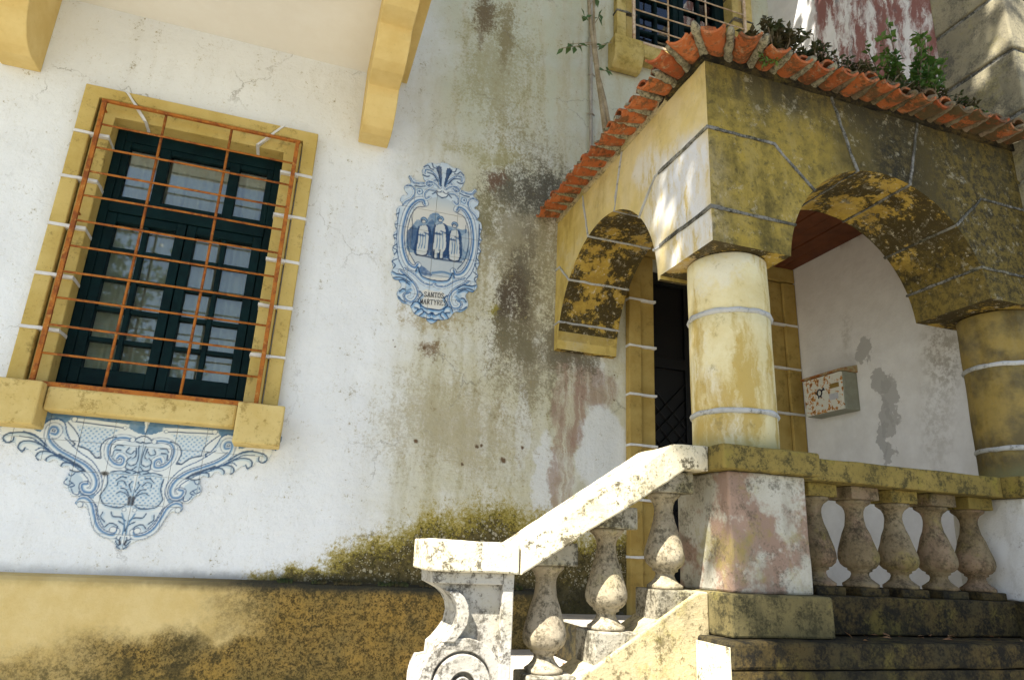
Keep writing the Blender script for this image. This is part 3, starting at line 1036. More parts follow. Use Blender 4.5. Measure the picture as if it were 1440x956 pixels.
def arch_blocks(axis, cu, cz, r, u0, u1, zi0, a, b, closed_right=True):
    """voussoirs of one arch in the plane (u, z), as blocks; joints as raised mortar"""
    def arc(t):
        return (cu + r * math.cos(rad(t)), cz + r * math.sin(rad(t)))

    def ang(zz):
        return math.degrees(math.asin(max(-1, min(1, (zz - cz) / r))))
    zi1, zj = z(1.37), z(1.745)
    th = [137, 106, 74, 43]

    def arcs(t0, t1, n=9):
        return [arc(t0 + (t1 - t0) * i / n) for i in range(n + 1)]

    def at(t, zz):
        return (cu + (zz - cz) / math.tan(rad(t)), zz)
    aL0, aL1 = 180 - ang(zi0), 180 - ang(zi1)
    polys = []
    polys.append([(u0, zi0)] + arcs(aL0, aL1, 3) + [(u0, zi1)])
    polys.append([(u0, zi1)] + arcs(aL1, th[0]) + [at(th[0], zj), (u0, zj)])
    polys.append([(u0, zj), at(th[0], zj)] + arcs(th[0], th[1]) + [at(th[1], ZT), (u0, ZT)])
    polys.append(arcs(th[1], th[2]) + [at(th[2], ZT), at(th[1], ZT)])
    aR0, aR1 = ang(zi0), ang(zi1)
    polys.append([(u1, zj), (u1, ZT), at(th[2], ZT)] + arcs(th[2], th[3]) + [at(th[3], zj)])
    polys.append([(u1, zi1), (u1, zj), at(th[3], zj)] + arcs(th[3], aR1))
    polys.append([(u1, zi0), (u1, zi1)] + arcs(aR1, aR0, 3))
    for i, p in enumerate(polys):
        prism('arch_stone', 'porch', porch, p, axis, a, b)
    jl = [[(u0, zi1), arc(aL1)], [(u0, zj), at(th[0], zj), arc(th[0])], [at(th[1], ZT), arc(th[1])], [at(th[2], ZT), arc(th[2])],
          [(u1, zj), at(th[3], zj), arc(th[3])], [(u1, zi1), arc(aR1)]]
    for l in jl:
        L = [Vector((p[0], p[1])) for p in l]
        # carry the joint a touch past the underside of the arch
        d = (L[-1] - L[-2]).normalized()
        L[-1] = L[-1] + d * .005
        hw = .006
        left, right = [], []
        for i, p in enumerate(L):
            d1 = (L[min(i + 1, len(L) - 1)] - L[max(i - 1, 0)]).normalized()
            nrm = Vector((-d1.y, d1.x)) * hw
            left.append(tuple(p + nrm))
            right.append(tuple(p - nrm))
        bm = bmesh.new()
        add_prism(bm, left + right[::-1], axis, a - .006, b + .006)
        bmesh.ops.recalc_face_normals(bm, faces=bm.faces[:])
        weather(bm, .0045, .05, 22)
        newobj('mortar_joint', bm, 'joint' if axis == 'y' else 'joint_pale', porch)


XP, XI, YF, YI = 1.50, 1.905, -1.69, -1.285
arch_blocks('y', 2.44, z(1.18), .563, XP, 3.349, z(1.222), YF, YI)
arch_blocks('x', -.66, z(1.19), .605, YI, -.001, z(1.205), XP, XI)
# the joints carried round the corner onto the side face
for zz in (z(1.37), z(1.745)):
    bm = bmesh.new()
    add_box(bm, XP - .006, XP + .05, YF - .006, YI, zz - .0085, zz + .0085)
    weather(bm, .0045, .05, 22)
    newobj('mortar_joint', bm, 'joint', porch)


def column(cx, cy, r, zs, label, a0=0.0, a1=2 * math.pi):
    c = part('column', porch)
    c['label'] = label
    for k in range(len(zs) - 1):
        bm = bmesh.new()
        h0, h1 = zs[k] + (.006 if k else 0), zs[k + 1] - .006
        add_lathe(bm, [(r - .004, h0), (r, h0 + .004)] + [(r, h0 + (h1 - h0) * t / 6) for t in range(1, 6)] + [(r, h1 - .004), (r - .004, h1)], 48, cx, cy)
        for v in bm.verts:
            v.co += mnoise.noise_vector(v.co * 5) * .004
        newobj('drum', bm, 'column', c, True)
        if k:
            bm = bmesh.new()
            hz = zs[k]
            add_lathe(bm, [(r - .01, hz - .012), (r + .004, hz - .010), (r + .008, hz), (r + .004, hz + .010), (r - .01, hz + .012)], 48, cx, cy)
            for v in bm.verts:
                v.co += mnoise.noise_vector(v.co * 25) * .004
            newobj('mortar_ring', bm, 'joint_pale', c, True)


column(1.705, -1.49, .166, [z(.405), z(.556), z(.965), z(1.222)], 'round ochre column standing on the corner pedestal')
column(3.285, -1.49, .166, [z(.405), z(.556), z(.952), z(1.222)], 'mossy half column against the side wing')

# boarded ceiling
for k in range(12):
    x0 = XI + .002 + k * .12
    box('ceiling_board', 'board', porch, x0, x0 + .112, YI + .002, -.002, z(2.055) + (k % 2) * .004, z(2.08), .003)

# tiled eaves and roof
roof = part('roof', porch)


def tile_mesh(name, r0, r1, ln, up, a=1.25):
    """half pipe along +x (outwards); up=True: cover tile, else pan tile"""
    bm = bmesh.new()
    n = 9
    th_ = .011
    rows = []
    for (x, r) in ((0, r0), (ln * .5, (r0 + r1) / 2), (ln, r1)):
        for rr in (r, r - th_):
            ring = []
            for i in range(n + 1):
                t = -a + 2 * a * i / n
                sx, cz_ = math.sin(t) * rr, math.cos(t) * rr
                ring.append(bm.verts.new((x, sx, cz_ if up else -cz_)))
            rows.append(ring)
    for s_ in range(2):
        o0, i0, o1, i1 = rows[2 * s_], rows[2 * s_ + 1], rows[2 * s_ + 2], rows[2 * s_ + 3]
        for i in range(n):
            bm.faces.new((o0[i], o0[i + 1], o1[i + 1], o1[i]))
            bm.faces.new((i0[i], i1[i], i1[i + 1], i0[i + 1]))
        bm.faces.new((o0[0], o1[0], i1[0], i0[0]))
        bm.faces.new((o0[n], i0[n], i1[n], o1[n]))
    for o_, i_ in ((rows[0], rows[1]), (rows[4], rows[5])):
        for i in range(n):
            bm.faces.new((o_[i], i_[i], i_[i + 1], o_[i + 1]))
    bmesh.ops.recalc_face_normals(bm, faces=bm.faces[:])
    me = bpy.data.meshes.new(name)
    bm.to_mesh(me)
    bm.free()
    for p in me.polygons:
        p.use_smooth = False
    me.materials.append(M['terracotta'])
    return me


LN = .34
pan_me = tile_mesh('pan_tile', .053, .059, LN, False, 1.02)
cov_me = tile_mesh('cover_tile', .042, .047, LN, True, 1.35)
eave = []                                            # foot point, outward direction
n_s = 15
for k in range(n_s):
    s_ = (k + .5) / n_s * 1.69                       # distance from the facade
    dc = 1.69 - s_
    t = max(0.0, 1 - dc / .42)
    eave.append((Vector((XP, -s_, 0)), 180 + 42 * t ** 1.2))
n_f = 16
for k in range(n_f):
    s_ = (k + .5) / n_f * 1.84
    t = max(0.0, 1 - s_ / .42)
    eave.append((Vector((XP + s_, YF, 0)), 270 - 42 * t ** 1.2))
OUT = .165
slope = rad(-9)
for k, (p, a) in enumerate(eave):
    a += random.uniform(-2.5, 2.5)
    d = Vector((math.cos(rad(a)), math.sin(rad(a)), 0))
    o = bpy.data.objects.new('pan_tile', pan_me)
    C.objects.link(o)
    o.parent = roof
    out = OUT + random.uniform(-.012, .014) + (.06 if 13 <= k <= 16 else 0)
    tip = p + d * out
    base = tip - d * LN * math.cos(slope)
    hz = ZT + .072 + random.uniform(-.004, .004)
    o.location = (base.x, base.y, hz + out * 0 - math.sin(slope) * (LN - OUT))
    o.rotation_euler = (random.uniform(-.05, .05), -slope, rad(a))
    # mortar fillet and cover tile between this pan and the next
    if k + 1 < len(eave):
        p2, a2 = eave[k + 1]
        am = (a + a2) / 2
        pm = (p + p2) / 2 if not (k == n_s - 1) else Vector((XP, YF, 0))
        d2 = Vector((math.cos(rad(am)), math.sin(rad(am)), 0))
        t0 = pm - d2 * .02
        t1 = pm + d2 * (OUT - .012 + (.05 if 13 <= k <= 16 else 0))
        bm = bmesh.new()
        N = 6
        pts = [Vector((t0.x + (t1.x - t0.x) * i / N, t0.y + (t1.y - t0.y) * i / N, hz - .040)) for i in range(N + 1)]
        add_tube(bm, pts, [.0175 + .004 * (i % 2) - (.007 if i == N else 0) for i in range(N + 1)], 8)
        for v in bm.verts:
            v.co += mnoise.noise_vector(v.co * 40) * .007
        newobj('mortar_fillet', bm, 'mortar' if k < 20 else 'baluster_dark', roof, True)
        o = bpy.data.objects.new('cover_tile', cov_me)
        C.objects.link(o)
        o.parent = roof
        out = OUT - .055 + random.uniform(-.02, .02)
        tip = pm + d2 * out
        base = tip - d2 * LN * math.cos(slope)
        o.location = (base.x, base.y, hz - .005 - math.sin(slope) * (LN - OUT))
        o.rotation_euler = (random.uniform(-.06, .06), -slope, rad(am))
# mortar bed on top of the walls
bm = bmesh.new()
add_box(bm, XP - .016, XI, YI - .1, -.002, ZT - .006, ZT + .03)
weather(bm, .007, .05, 14)
newobj('mortar_bed', bm, 'stringer', roof)
bm = bmesh.new()
add_box(bm, XP - .016, 3.345, YF - .016, YI, ZT - .004, ZT + .032)
weather(bm, .007, .05, 14)
newobj('mortar_bed', bm, 'mossy', roof)
# roof slopes behind the eaves: rows of cover tiles up to the walls
bm = bmesh.new()
zr = ZT + .13


def rz(x, y):
    return zr + .26 * min(x - XP, y - YF)


hipA = (XP + .04, YF + .04)
T = [bm.verts.new((XP + .04, -.002, zr)), bm.verts.new((hipA[0], hipA[1], zr)), bm.verts.new((3.19, -.002, rz(3.19, 0))), bm.verts.new((3.345, -.002, rz(3.19, 0))), bm.verts.new((3.345, YF + .04, zr))]
bm.faces.new((T[0], T[1], T[2]))
bm.faces.new((T[1], T[4], T[3], T[2]))
for k in range(n_s):
    y_ = -(k + 1) / n_s * 1.69 + .0
    xe = XP + .05 + (y_ - YF)
    if xe > XP + .3:
        add_tube(bm, [(XP + .1, y_, zr + .02), (xe, y_, rz(xe, 9) + .02)], .05, 8)
for k in range(n_f):
    x_ = XP + (k + 1) / n_f * 1.84
    ye = min(YF + .05 + (x_ - XP), -.01)
    if ye > YF + .3 and x_ < 3.33:
        add_tube(bm, [(x_, YF + .1, zr + .02), (x_, ye, rz(9, ye) + .02)], .05, 8)
add_tube(bm, [(hipA[0], hipA[1], zr + .03), (3.19, -.04, rz(3.19, 0) + .03)], .06, 8)
tag(newobj('roof_slope', bm, 'terracotta', roof), kind='stuff')

# ================================================================ stairs, landing and terrace plinth
stair = empty('staircase', 'stone steps climbing along the wall to the porch landing', 'stairs')
for k in range(3):
    box('step', 'step', stair, .66 + k * .26, 1.445, -1.41, -.058, .0 + (.0 if k == 0 else .1675 * k + .001), .1675 * (k + 1), .012, .003, .09)
land = empty('porch_terrace', 'mossy stone terrace carrying the porch and its balustrade', 'terrace')
box('terrace_wall', 'mossy', land, 1.45, 3.33, -1.78, -.06, 0.0, z(-.33), 0)
box('terrace_kerb', 'mossy', land, 1.425, 3.345, -1.80, -1.27, z(-.328), z(-.243), .012, .004, .06)
box('terrace_face', 'mossy', land, 1.425, 3.335, -1.80, -1.781, 0.0, z(-.33), .0)
box('terrace_end', 'rail', land, 1.417, 1.4235, -1.795, -1.61, 0.0, z(-.26), .0)
box('floor_paving', 'step', land, 1.45, 3.345, -1.268, -.06, z(-.328), z(-.318), 0)

# ================================================================ balusters
BAL = [(.055, 0), (.058, .004), (.058, .013), (.047, .021), (.036, .034), (.031, .047), (.033, .056), (.043, .061), (.043, .068), (.050, .073), (.061, .086), (.0665, .104),
       (.066, .122), (.061, .146), (.053, .174), (.045, .204), (.0375, .234), (.033, .260), (.032, .276), (.034, .292), (.041, .308), (.051, .320), (.056, .325), (.056, .334)]


def baluster_mesh(h, mat='baluster', fat=1.1):
    bm = bmesh.new()
    add_lathe(bm, [((r * 1.07 if r < .0445 else r * fat), v_ * h / .334) for r, v_ in BAL], 28)
    for v in bm.verts:
        v.co += mnoise.noise_vector(v.co * 22) * .0022
    me = bpy.data.meshes.new('baluster')
    bm.to_mesh(me)
    bm.free()
    for p in me.polygons:
        p.use_smooth = True
    me.materials.append(M[mat])
    return me


YB = -1.515
sb = empty('stair_balustrade', 'sunlit stone stair balustrade with scrolled newel and sloping handrail', 'balustrade')
bmesh_a = baluster_mesh(.334)
for (bx, zb_) in ((.898, -.374), (1.124, -.242), (1.358, -.104)):
    o = bpy.data.objects.new('baluster', bmesh_a)
    C.objects.link(o)
    o.parent = sb
    o.location = (bx, YB, z(zb_))
    o.rotation_euler = (0, 0, random.uniform(0, 6))
    box('baluster_block', 'block', sb, bx - .078, bx + .085, -1.592, -1.435, z(zb_) - .19, z(zb_), .006, .002, .05)
    box('top_block', 'block', sb, bx - .078, bx + .085, -1.592, -1.435, z(zb_) + .334, z(zb_) + .334 + .075, .005, .002, .05)
# handrail
rail_lo = [(.461, -.069), (.758, -.071), (.758, .023), (.461, .025)]
prism('handrail', 'rail', sb, [(u, z(v_)) for u, v_ in rail_lo], 'y', -1.64, -1.395, .006, .004, .035)
rail_hi = [(.764, -.073), (1.385, .310), (1.478, .312), (1.478, .403), (1.335, .397), (1.318, .392), (.764, .024)]
prism('handrail', 'rail', sb, [(u, z(v_)) for u, v_ in rail_hi], 'y', -1.638, -1.397, .006, .0035, .035)
# stringer under the balusters
prism('stringer', 'stringer', sb, [(.752, 0.0), (1.476, 0.0), (1.476, z(-.105)), (1.435, z(-.107)), (.752, z(-.520))], 'y', -1.607, -1.412, .006, .003, .05)
# newel with volute
nw = part('newel', sb)
def nf(px, py):
    p = onY(px, py, -1.60)
    return (p.x, p.z - Z0)


cv = nf(648, 963)
RV = .135
ou = [(.485, -.07), (.487, -.105)] + [nf(*q) for q in ((628, 830), (637, 839), (642, 850), (643.5, 862), (640, 878), (632, 890), (622, 902), (614, 909), (612, 927))]
for t in range(0, 12):
    a = rad(150 + t * 12)
    ou.append((cv[0] + RV * math.cos(a), cv[1] + RV * math.sin(a)))
ou += [(.752, -.585), (.752, -.07)]
ou_f = [(u, z(v_)) for u, v_ in ou]
prism('newel_body', 'newel', nw, ou_f, 'y', -1.585, -1.43, 0)
# raised borders and scrolls on the face
def ringsolid(name, cx, cz, r0, r1, y0, y1):
    bm = bmesh.new()
    n = 40
    L = []
    for (r, y) in ((r0, y1), (r0, y0), (r1, y0), (r1, y1)):
        L.append([bm.verts.new((cx + r * math.cos(2 * math.pi * i / n), y, cz + r * math.sin(2 * math.pi * i / n))) for i in range(n)])
    for k in range(3):
        for i in range(n):
            j = (i + 1) % n
            bm.faces.new((L[k][i], L[k][j], L[k + 1][j], L[k + 1][i]))
    soften(bm, .0025, 1)
    return newobj(name, bm, 'newel', nw)


ringsolid('volute_ring', cv[0], z(cv[1]), .096, RV - .002, -1.606, -1.584)
ringsolid('volute_ring', cv[0], z(cv[1]), .040, .088, -1.620, -1.584)
ringsolid('volute_eye', cv[0], z(cv[1]), .004, .026, -1.616, -1.584)
prism('border', 'newel', nw, [(u, z(v_)) for u, v_ in ((.715, -.07), (.752, -.07), (.752, -.585), (.715, -.585))], 'y', -1.612, -1.584, .004, .002, .04)
prism('border', 'newel', nw, [(u, z(v_)) for u, v_ in ((.485, -.07), (.714, -.07), (.714, -.105), (.485, -.105))], 'y', -1.612, -1.584, .004, .002, .04)
lb = [nf(*q) for q in ((628, 830), (637, 839), (642, 850), (643.5, 862), (640, 878), (632, 890), (622, 902))]
rb = [(u + .036, v_) for u, v_ in lb]
prism('border', 'newel', nw, [(u, z(v_)) for u, v_ in lb + rb[::-1]], 'y', -1.612, -1.584, .003)
box('newel_foot', 'newel', nw, .40, .80, -1.64, -1.40, 0.0, z(-.584), .01, .003)

# ---------------------------------------------------------------- porch balustrade with two pedestals
pb = empty('porch_balustrade', 'shaded mossy balustrade with pedestals between the two porch columns', 'balustrade')


def pedestal(x0, x1, label, body, base, cap):
    p = part('pedestal', pb)
    p['label'] = label
    box('shaft', body, p, x0, x1, -1.69, -1.35, z(-.102), z(.315), .008, .003, .05)
    box('base', base, p, x0 - .042, min(x1 + .045, 3.347), -1.732, -1.31, z(-.241), z(-.102), .008, .003, .05)
    box('cap', cap, p, x0 - .040, min(x1 + .045, 3.347), -1.728, -1.31, z(.316), z(.405), .008, .003, .05)


pedestal(1.52, 1.858, 'corner pedestal with peeling whitewash and bare pink patches', 'pedestal', 'base_stone', 'capstone')
pedestal(2.985, 3.345, 'bluish whitewashed pedestal against the side wing', 'whitewash', 'mossy', 'capstone')
box('top_rail', 'capstone', pb, 1.905, 2.942, -1.64, -1.40, z(.316), z(.403), .006, .003, .05)
box('bottom_rail', 'mossy', pb, 1.905, 2.942, -1.62, -1.41, z(-.238), z(-.104), .006, .003, .05)
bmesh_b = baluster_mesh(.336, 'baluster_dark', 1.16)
for i, bx in enumerate((2.035, 2.247, 2.452, 2.663, 2.875)):
    o = bpy.data.objects.new('baluster', bmesh_b)
    C.objects.link(o)
    o.parent = pb
    o.location = (bx, YB, z(-.072))
    o.rotation_euler = (0, 0, i * 1.3)
    box('baluster_block', 'mossy', pb, bx - .07, bx + .07, YB - .07, YB + .07, z(-.104), z(-.072), .005)
    box('top_block', 'baluster_dark' if i % 2 else 'capstone', pb, bx - .07, bx + .07, YB - .07, YB + .07, z(.264), z(.3155), .005)


# ================================================================ painted tile panels
def cat(pts, n=7):
    P = [np.array(p, float) for p in pts]
    P = [2 * P[0] - P[1]] + P + [2 * P[-1] - P[-2]]
    out = []
    for i in range(1, len(P) - 2):
        for k in range(n):
            t = k / n
            a, b, c, d = P[i - 1], P[i], P[i + 1], P[i + 2]
            out.append(.5 * (2 * b + (c - a) * t + (2 * a - 5 * b + 4 * c - d) * t * t + (3 * b - a - 3 * c + d) * t ** 3))
    out.append(P[-2])
    return np.array(out)


def smooth_up(a, k):
    def up(m_):
        n = m_.shape[0]
        t = np.arange((n - 1) * k) / k
        i = t.astype(int)
        f_ = (t - i)[:, None]
        return m_[i] * (1 - f_) + m_[i + 1] * f_
    return up(up(a).T).T


class Panel:
    WHITE = np.array((0.68, 0.715, 0.70))
    PALE = np.array((0.42, 0.53, 0.60))
    BLUE = np.array((0.11, 0.255, 0.40))
    DEEP = np.array((0.03, 0.085, 0.17))
    INK = np.array((0.010, 0.020, 0.060))

    def __init__(s, conv, axis, x0, x1, z0, z1, res=.0022):
        s.conv, s.axis, s.res = conv, axis, res
        s.x0, s.z0 = x0, z0
        s.nx, s.nz = int((x1 - x0) / res) + 1, int((z1 - z0) / res) + 1
        s.X, s.Z = np.meshgrid(x0 + np.arange(s.nx) * res, z0 + np.arange(s.nz) * res)
        s.col = np.tile(s.WHITE, (s.nz, s.nx, 1)).astype(float)
        s.mask = np.zeros((s.nz, s.nx), bool)

    def W(s, pts):
        return np.array([s.conv(u, v_) for u, v_ in pts])

    def variants(s, pts, mirror):
        w = s.W(pts)
        yield w
        if mirror:
            m_ = w.copy()
            m_[:, 0] = 2 * s.axis - m_[:, 0]
            yield m_

    def window(s, w, pad):
        i0 = max(0, int((w[:, 0].min() - pad - s.x0) / s.res))
        i1 = min(s.nx, int((w[:, 0].max() + pad - s.x0) / s.res) + 2)
        j0 = max(0, int((w[:, 1].min() - pad - s.z0) / s.res))
        j1 = min(s.nz, int((w[:, 1].max() + pad - s.z0) / s.res) + 2)
        return slice(j0, j1), slice(i0, i1)

    def inside(s, w):
        sl = s.window(w, 0)
        X, Z = s.X[sl], s.Z[sl]
        r = np.zeros(X.shape, bool)
        n = len(w)
        for i in range(n):
            x1, z1 = w[i]
            x2, z2 = w[(i + 1) % n]
            if z1 == z2:
                continue
            c = ((z1 > Z) != (z2 > Z)) & (X < (x2 - x1) * (Z - z1) / (z2 - z1) + x1)
            r ^= c
        return sl, r

    def blend(s, sl, a, c):
        s.col[sl] = s.col[sl] * (1 - a[..., None]) + np.asarray(c) * a[..., None]

    def outline(s, pts, mirror=True, closed_curve=True):
        w = cat(s.W(pts))
        if mirror:
            m_ = w[::-1].copy()
            m_[:, 0] = 2 * s.axis - m_[:, 0]
            w = np.vstack([w, m_])
        sl, r = s.inside(w)
        s.mask[sl] |= r
        s.edge = w

    def dist(s, w, pad):
        sl = s.window(w, pad)
        X, Z = s.X[sl], s.Z[sl]
        best = np.full(X.shape, 9.0)
        sgn = np.ones(X.shape)
        for i in range(len(w) - 1):
            ax, az = w[i]
            bx, bz = w[i + 1]
            dx, dz = bx - ax, bz - az
            L = dx * dx + dz * dz + 1e-12
            t = np.clip(((X - ax) * dx + (Z - az) * dz) / L, 0, 1)
            d = np.hypot(X - ax - t * dx, Z - az - t * dz)
            k = d < best
            best = np.where(k, d, best)
            sgn = np.where(k, np.sign(dx * (Z - az) - dz * (X - ax)), sgn)
        return sl, best, sgn

    def fill(s, pts, c, a=1.0, mirror=True, curve=False, tex=0.0):
        for w in s.variants(pts, mirror):
            if curve:
                w = cat(np.vstack([w, w[:1]]))
            sl, r = s.inside(w)
            al = r * a
            if tex:
                rng = np.random.default_rng(5)
                h, w_ = r.shape
                nz_ = rng.random((h // 6 + 3, w_ // 6 + 3))
                nz_ = smooth_up(nz_, 6)[:h, :w_]
                al = al * (1 - tex + tex * nz_)
            s.blend(sl, al, c)

    def line(s, pts, wd=.0028, c=None, a=.9, mirror=True, curve=True):
        c = s.DEEP if c is None else c
        for w in s.variants(pts, mirror):
            w = cat(w) if curve else w
            sl, d, _ = s.dist(w, wd * 2)
            s.blend(sl, np.clip(1.5 - d / (wd * 1.15), 0, 1) * a, c)

    def ribbon(s, pts, wd, mirror=True, blue=1.0, flip=1):
        for q, w in enumerate(s.variants(pts, mirror)):
            w = cat(w)
            sl, d, sg = s.dist(w, wd * 1.4)
            t = d / wd * sg * flip * (1 if q == 0 else -1)
            inn = np.clip((1.06 - np.abs(t)) * 8, 0, 1)
            s.blend(sl, inn, s.WHITE)
            s.blend(sl, inn * np.exp(-((t - .15) / .33) ** 2) * .85 * blue, s.BLUE * 1.15)
            s.blend(sl, inn * np.exp(-((t - .40) / .20) ** 2) * .75 * blue, s.DEEP * 2.2)
            s.blend(sl, np.exp(-((np.abs(t) - 1.0) / .16) ** 2) * np.where(t > 0, .95, .55), s.DEEP * 1.3)

    def dots(s, pts, step=.017, mirror=True):
        for w in s.variants(pts, mirror):
            sl, r = s.inside(w)
            X, Z = s.X[sl], s.Z[sl]
            u = (X / step + Z / step) / 1.41
            v_ = (X / step - Z / step) / 1.41
            du, dv = u - np.round(u), v_ - np.round(v_)
            dd = np.hypot(du, dv)
            up = np.clip((du - dv) * 1.6 + .5, 0, 1)
            s.blend(sl, r * .28, s.PALE)
            s.blend(sl, r * np.clip((.36 - dd) * 9, 0, 1) * (.25 + .6 * up), s.BLUE * 1.2)

    def disc(s, u, v_, r, c, a=1.0, mirror=True):
        for w in s.variants([(u, v_)], mirror):
            sl = s.window(w, r * 1.5)
            d = np.hypot(s.X[sl] - w[0, 0], s.Z[sl] - w[0, 1])
            s.blend(sl, np.clip((r - d) / .003 + .5, 0, 1) * a, c)

    def knob(s, u, v_, r, mirror=True):
        s.disc(u, v_, r * 1.25, s.DEEP * 1.3, .85, mirror)
        s.disc(u, v_, r, s.WHITE, 1, mirror)

    def punch(s, k=1.5):
        s.col = s.WHITE * np.clip(s.col / s.WHITE, 0.004, 1) ** k

    def build(s, thing, tile=.14, ox=0.0, oz=0.0, y=0.0, th=.007):
        n = 44
        i0, i1 = int(math.floor((s.x0 - ox) / tile)), int(math.ceil((s.x0 + s.nx * s.res - ox) / tile))
        j0, j1 = int(math.floor((s.z0 - oz) / tile)), int(math.ceil((s.z0 + s.nz * s.res - oz) / tile))
        rng = random.Random(3)
        for i in range(i0, i1):
            for j in range(j0, j1):
                gx = np.linspace(ox + i * tile + .0011, ox + (i + 1) * tile - .0011, n + 1)
                gz = np.linspace(oz + j * tile + .0011, oz + (j + 1) * tile - .0011, n + 1)
                ci = ((gx - s.x0) / s.res).round().astype(int)
                cj = ((gz - s.z0) / s.res).round().astype(int)
                ok = ((cj >= 0) & (cj < s.nz))[:, None] & ((ci >= 0) & (ci < s.nx))[None, :]
                cic, cjc = ci.clip(0, s.nx - 1), cj.clip(0, s.nz - 1)
                mk = s.mask[np.ix_(cjc, cic)] & ok
                if mk.sum() < 25:
                    continue
                cl = s.col[np.ix_(cjc, cic)]
                fm = mk[:-1, :-1] & mk[1:, :-1] & mk[:-1, 1:] & mk[1:, 1:]
                dy = rng.uniform(-.0008, .0008)
                verts, faces, cols, idx = [], [], [], {}

                def vid(a, b, back):
                    k_ = (a, b, back)
                    if k_ not in idx:
                        idx[k_] = len(verts)
                        verts.append((gx[b], y if back else y - th + dy, gz[a]))
                        cols.append(tuple(cl[a, b]) + (1.0,))
                    return idx[k_]
                for a in range(n):
                    for b in range(n):
                        if not fm[a, b]:
                            continue
                        faces.append((vid(a, b, 0), vid(a, b + 1, 0), vid(a + 1, b + 1, 0), vid(a + 1, b, 0)))
                        for (da, db, p, q) in ((-1, 0, (a, b), (a, b + 1)), (1, 0, (a + 1, b + 1), (a + 1, b)), (0, -1, (a + 1, b), (a, b)), (0, 1, (a, b + 1), (a + 1, b + 1))):
                            aa, bb = a + da, b + db
                            if aa < 0 or bb < 0 or aa >= n or bb >= n or not fm[aa, bb]:
                                faces.append((vid(*q, 0), vid(*p, 0), vid(*p, 1), vid(*q, 1)))
                if not faces:
                    continue
                me = bpy.data.meshes.new('tile')
                me.from_pydata(verts, [], faces)
                at_ = me.color_attributes.new('paint', 'FLOAT_COLOR', 'POINT')
                at_.data.foreach_set('color', np.array(cols, dtype=np.float32).ravel())
                me.materials.append(M['glaze'])
                o = bpy.data.objects.new('tile', me)
                C.objects.link(o)
                o.parent = thing


# ---- apron below the window
def conv_apron(u, v_):
    p = onY(u / 3.6, 560 + v_ / 3.6, -.005)
    return (p.x, p.z)


ax_ = (conv_apron(614, 772)[0] + conv_apron(732, 180)[0]) / 2
ap = Panel(conv_apron, ax_, -1.42, .14, z(-.08), z(.56))
lo_t = conv_apron(205, 66)[1]
half = [(735, 112), (600, 98), (400, 80), (205, 62), (60, 48), (-20, 60), (-22, 140), (0, 148), (4, 200), (32, 230), (70, 222), (84, 250), (108, 274), (140, 258), (172, 290), (190, 316), (216, 308), (240, 325), (280, 312),
        (306, 348), (345, 345), (346, 380), (322, 410), (320, 442), (345, 462), (362, 494), (395, 498), (380, 530), (398, 554), (432, 550), (452, 600), (464, 655), (500, 697), (552, 716), (580, 738), (592, 765), (614, 774)]
ap.outline(half)
ap.mask &= ap.Z < z(.548)
# keep the straight head, drop what lies outside the leaf scroll tips
ap.fill([(-30, 40), (735, 100), (735, 186), (700, 178), (650, 150), (640, 132), (385, 104), (350, 112), (330, 125), (300, 108), (258, 110), (228, 130), (205, 172), (150, 150), (60, 138), (-30, 150)], ap.BLUE * .9, .97, tex=.25)
ap.fill([(-30, 40), (735, 100), (735, 140), (560, 118), (205, 85), (-30, 70)], ap.BLUE * .6, .5, tex=.6)
ap.dots([(388, 132), (605, 158), (548, 200), (512, 240), (500, 296), (455, 266), (408, 240), (402, 190)])
ap.dots([(548, 382), (680, 372), (672, 548), (600, 552), (540, 540), (505, 492), (532, 440)])
ap.fill([(585, 250), (640, 215), (720, 205), (722, 360), (650, 350), (600, 320)], ap.PALE, .25, curve=True)
ap.fill([(330, 400), (380, 380), (420, 410), (400, 470), (350, 470)], ap.PALE, .6, curve=True)
ap.fill([(500, 560), (640, 560), (630, 680), (540, 690), (500, 640)], ap.PALE, .22, curve=True)
ap.fill([(250, 230), (300, 270), (380, 315), (440, 350), (430, 372), (350, 330), (280, 296)], ap.BLUE, .55, curve=True)
ap.fill([(395, 470), (440, 486), (480, 480), (470, 506), (420, 500)], ap.BLUE, .7, curve=True)
ap.fill([(300, 130), (338, 150), (352, 205), (330, 190), (312, 165)], ap.PALE, .5, curve=True)
ap.fill([(545, 210), (600, 190), (560, 250), (560, 310), (530, 290)], ap.PALE, .5, curve=True)
# leaf plumes left of the scroll
for pts in ([(236, 240), (190, 196), (140, 176), (90, 172), (40, 178), (16, 200), (34, 222), (64, 214), (70, 196)],
            [(250, 262), (200, 230), (150, 214), (106, 222), (92, 250), (112, 266), (128, 250)],
            [(290, 285), (240, 268), (200, 272), (180, 298), (196, 310)],
            [(320, 302), (270, 288), (240, 300), (232, 316)], [(410, 352), (360, 328), (322, 326), (308, 344)],
            [(430, 362), (390, 372), (352, 362), (346, 376)]):
    ap.line([(u + 4, v_ + 7) for u, v_ in pts], .006, ap.PALE, .6)
    ap.line(pts, .0030)
for pts in ([(230, 232), (180, 186), (120, 166)], [(244, 258), (170, 205), (100, 190)], [(272, 280), (215, 250), (180, 262)], [(340, 405), (325, 425), (345, 440), (362, 430)],
            [(345, 380), (360, 392), (380, 378)], [(360, 455), (372, 480), (395, 486), (402, 470)], [(350, 415), (378, 440), (352, 448)]):
    ap.line(pts, .0022, ap.DEEP * 1.4)
ap.ribbon([(262, 182), (284, 186), (300, 166), (290, 144), (262, 142), (244, 170), (250, 216), (296, 264), (364, 304), (428, 340), (474, 388), (484, 436), (462, 470), (428, 466), (420, 440), (440, 436)], .0155)
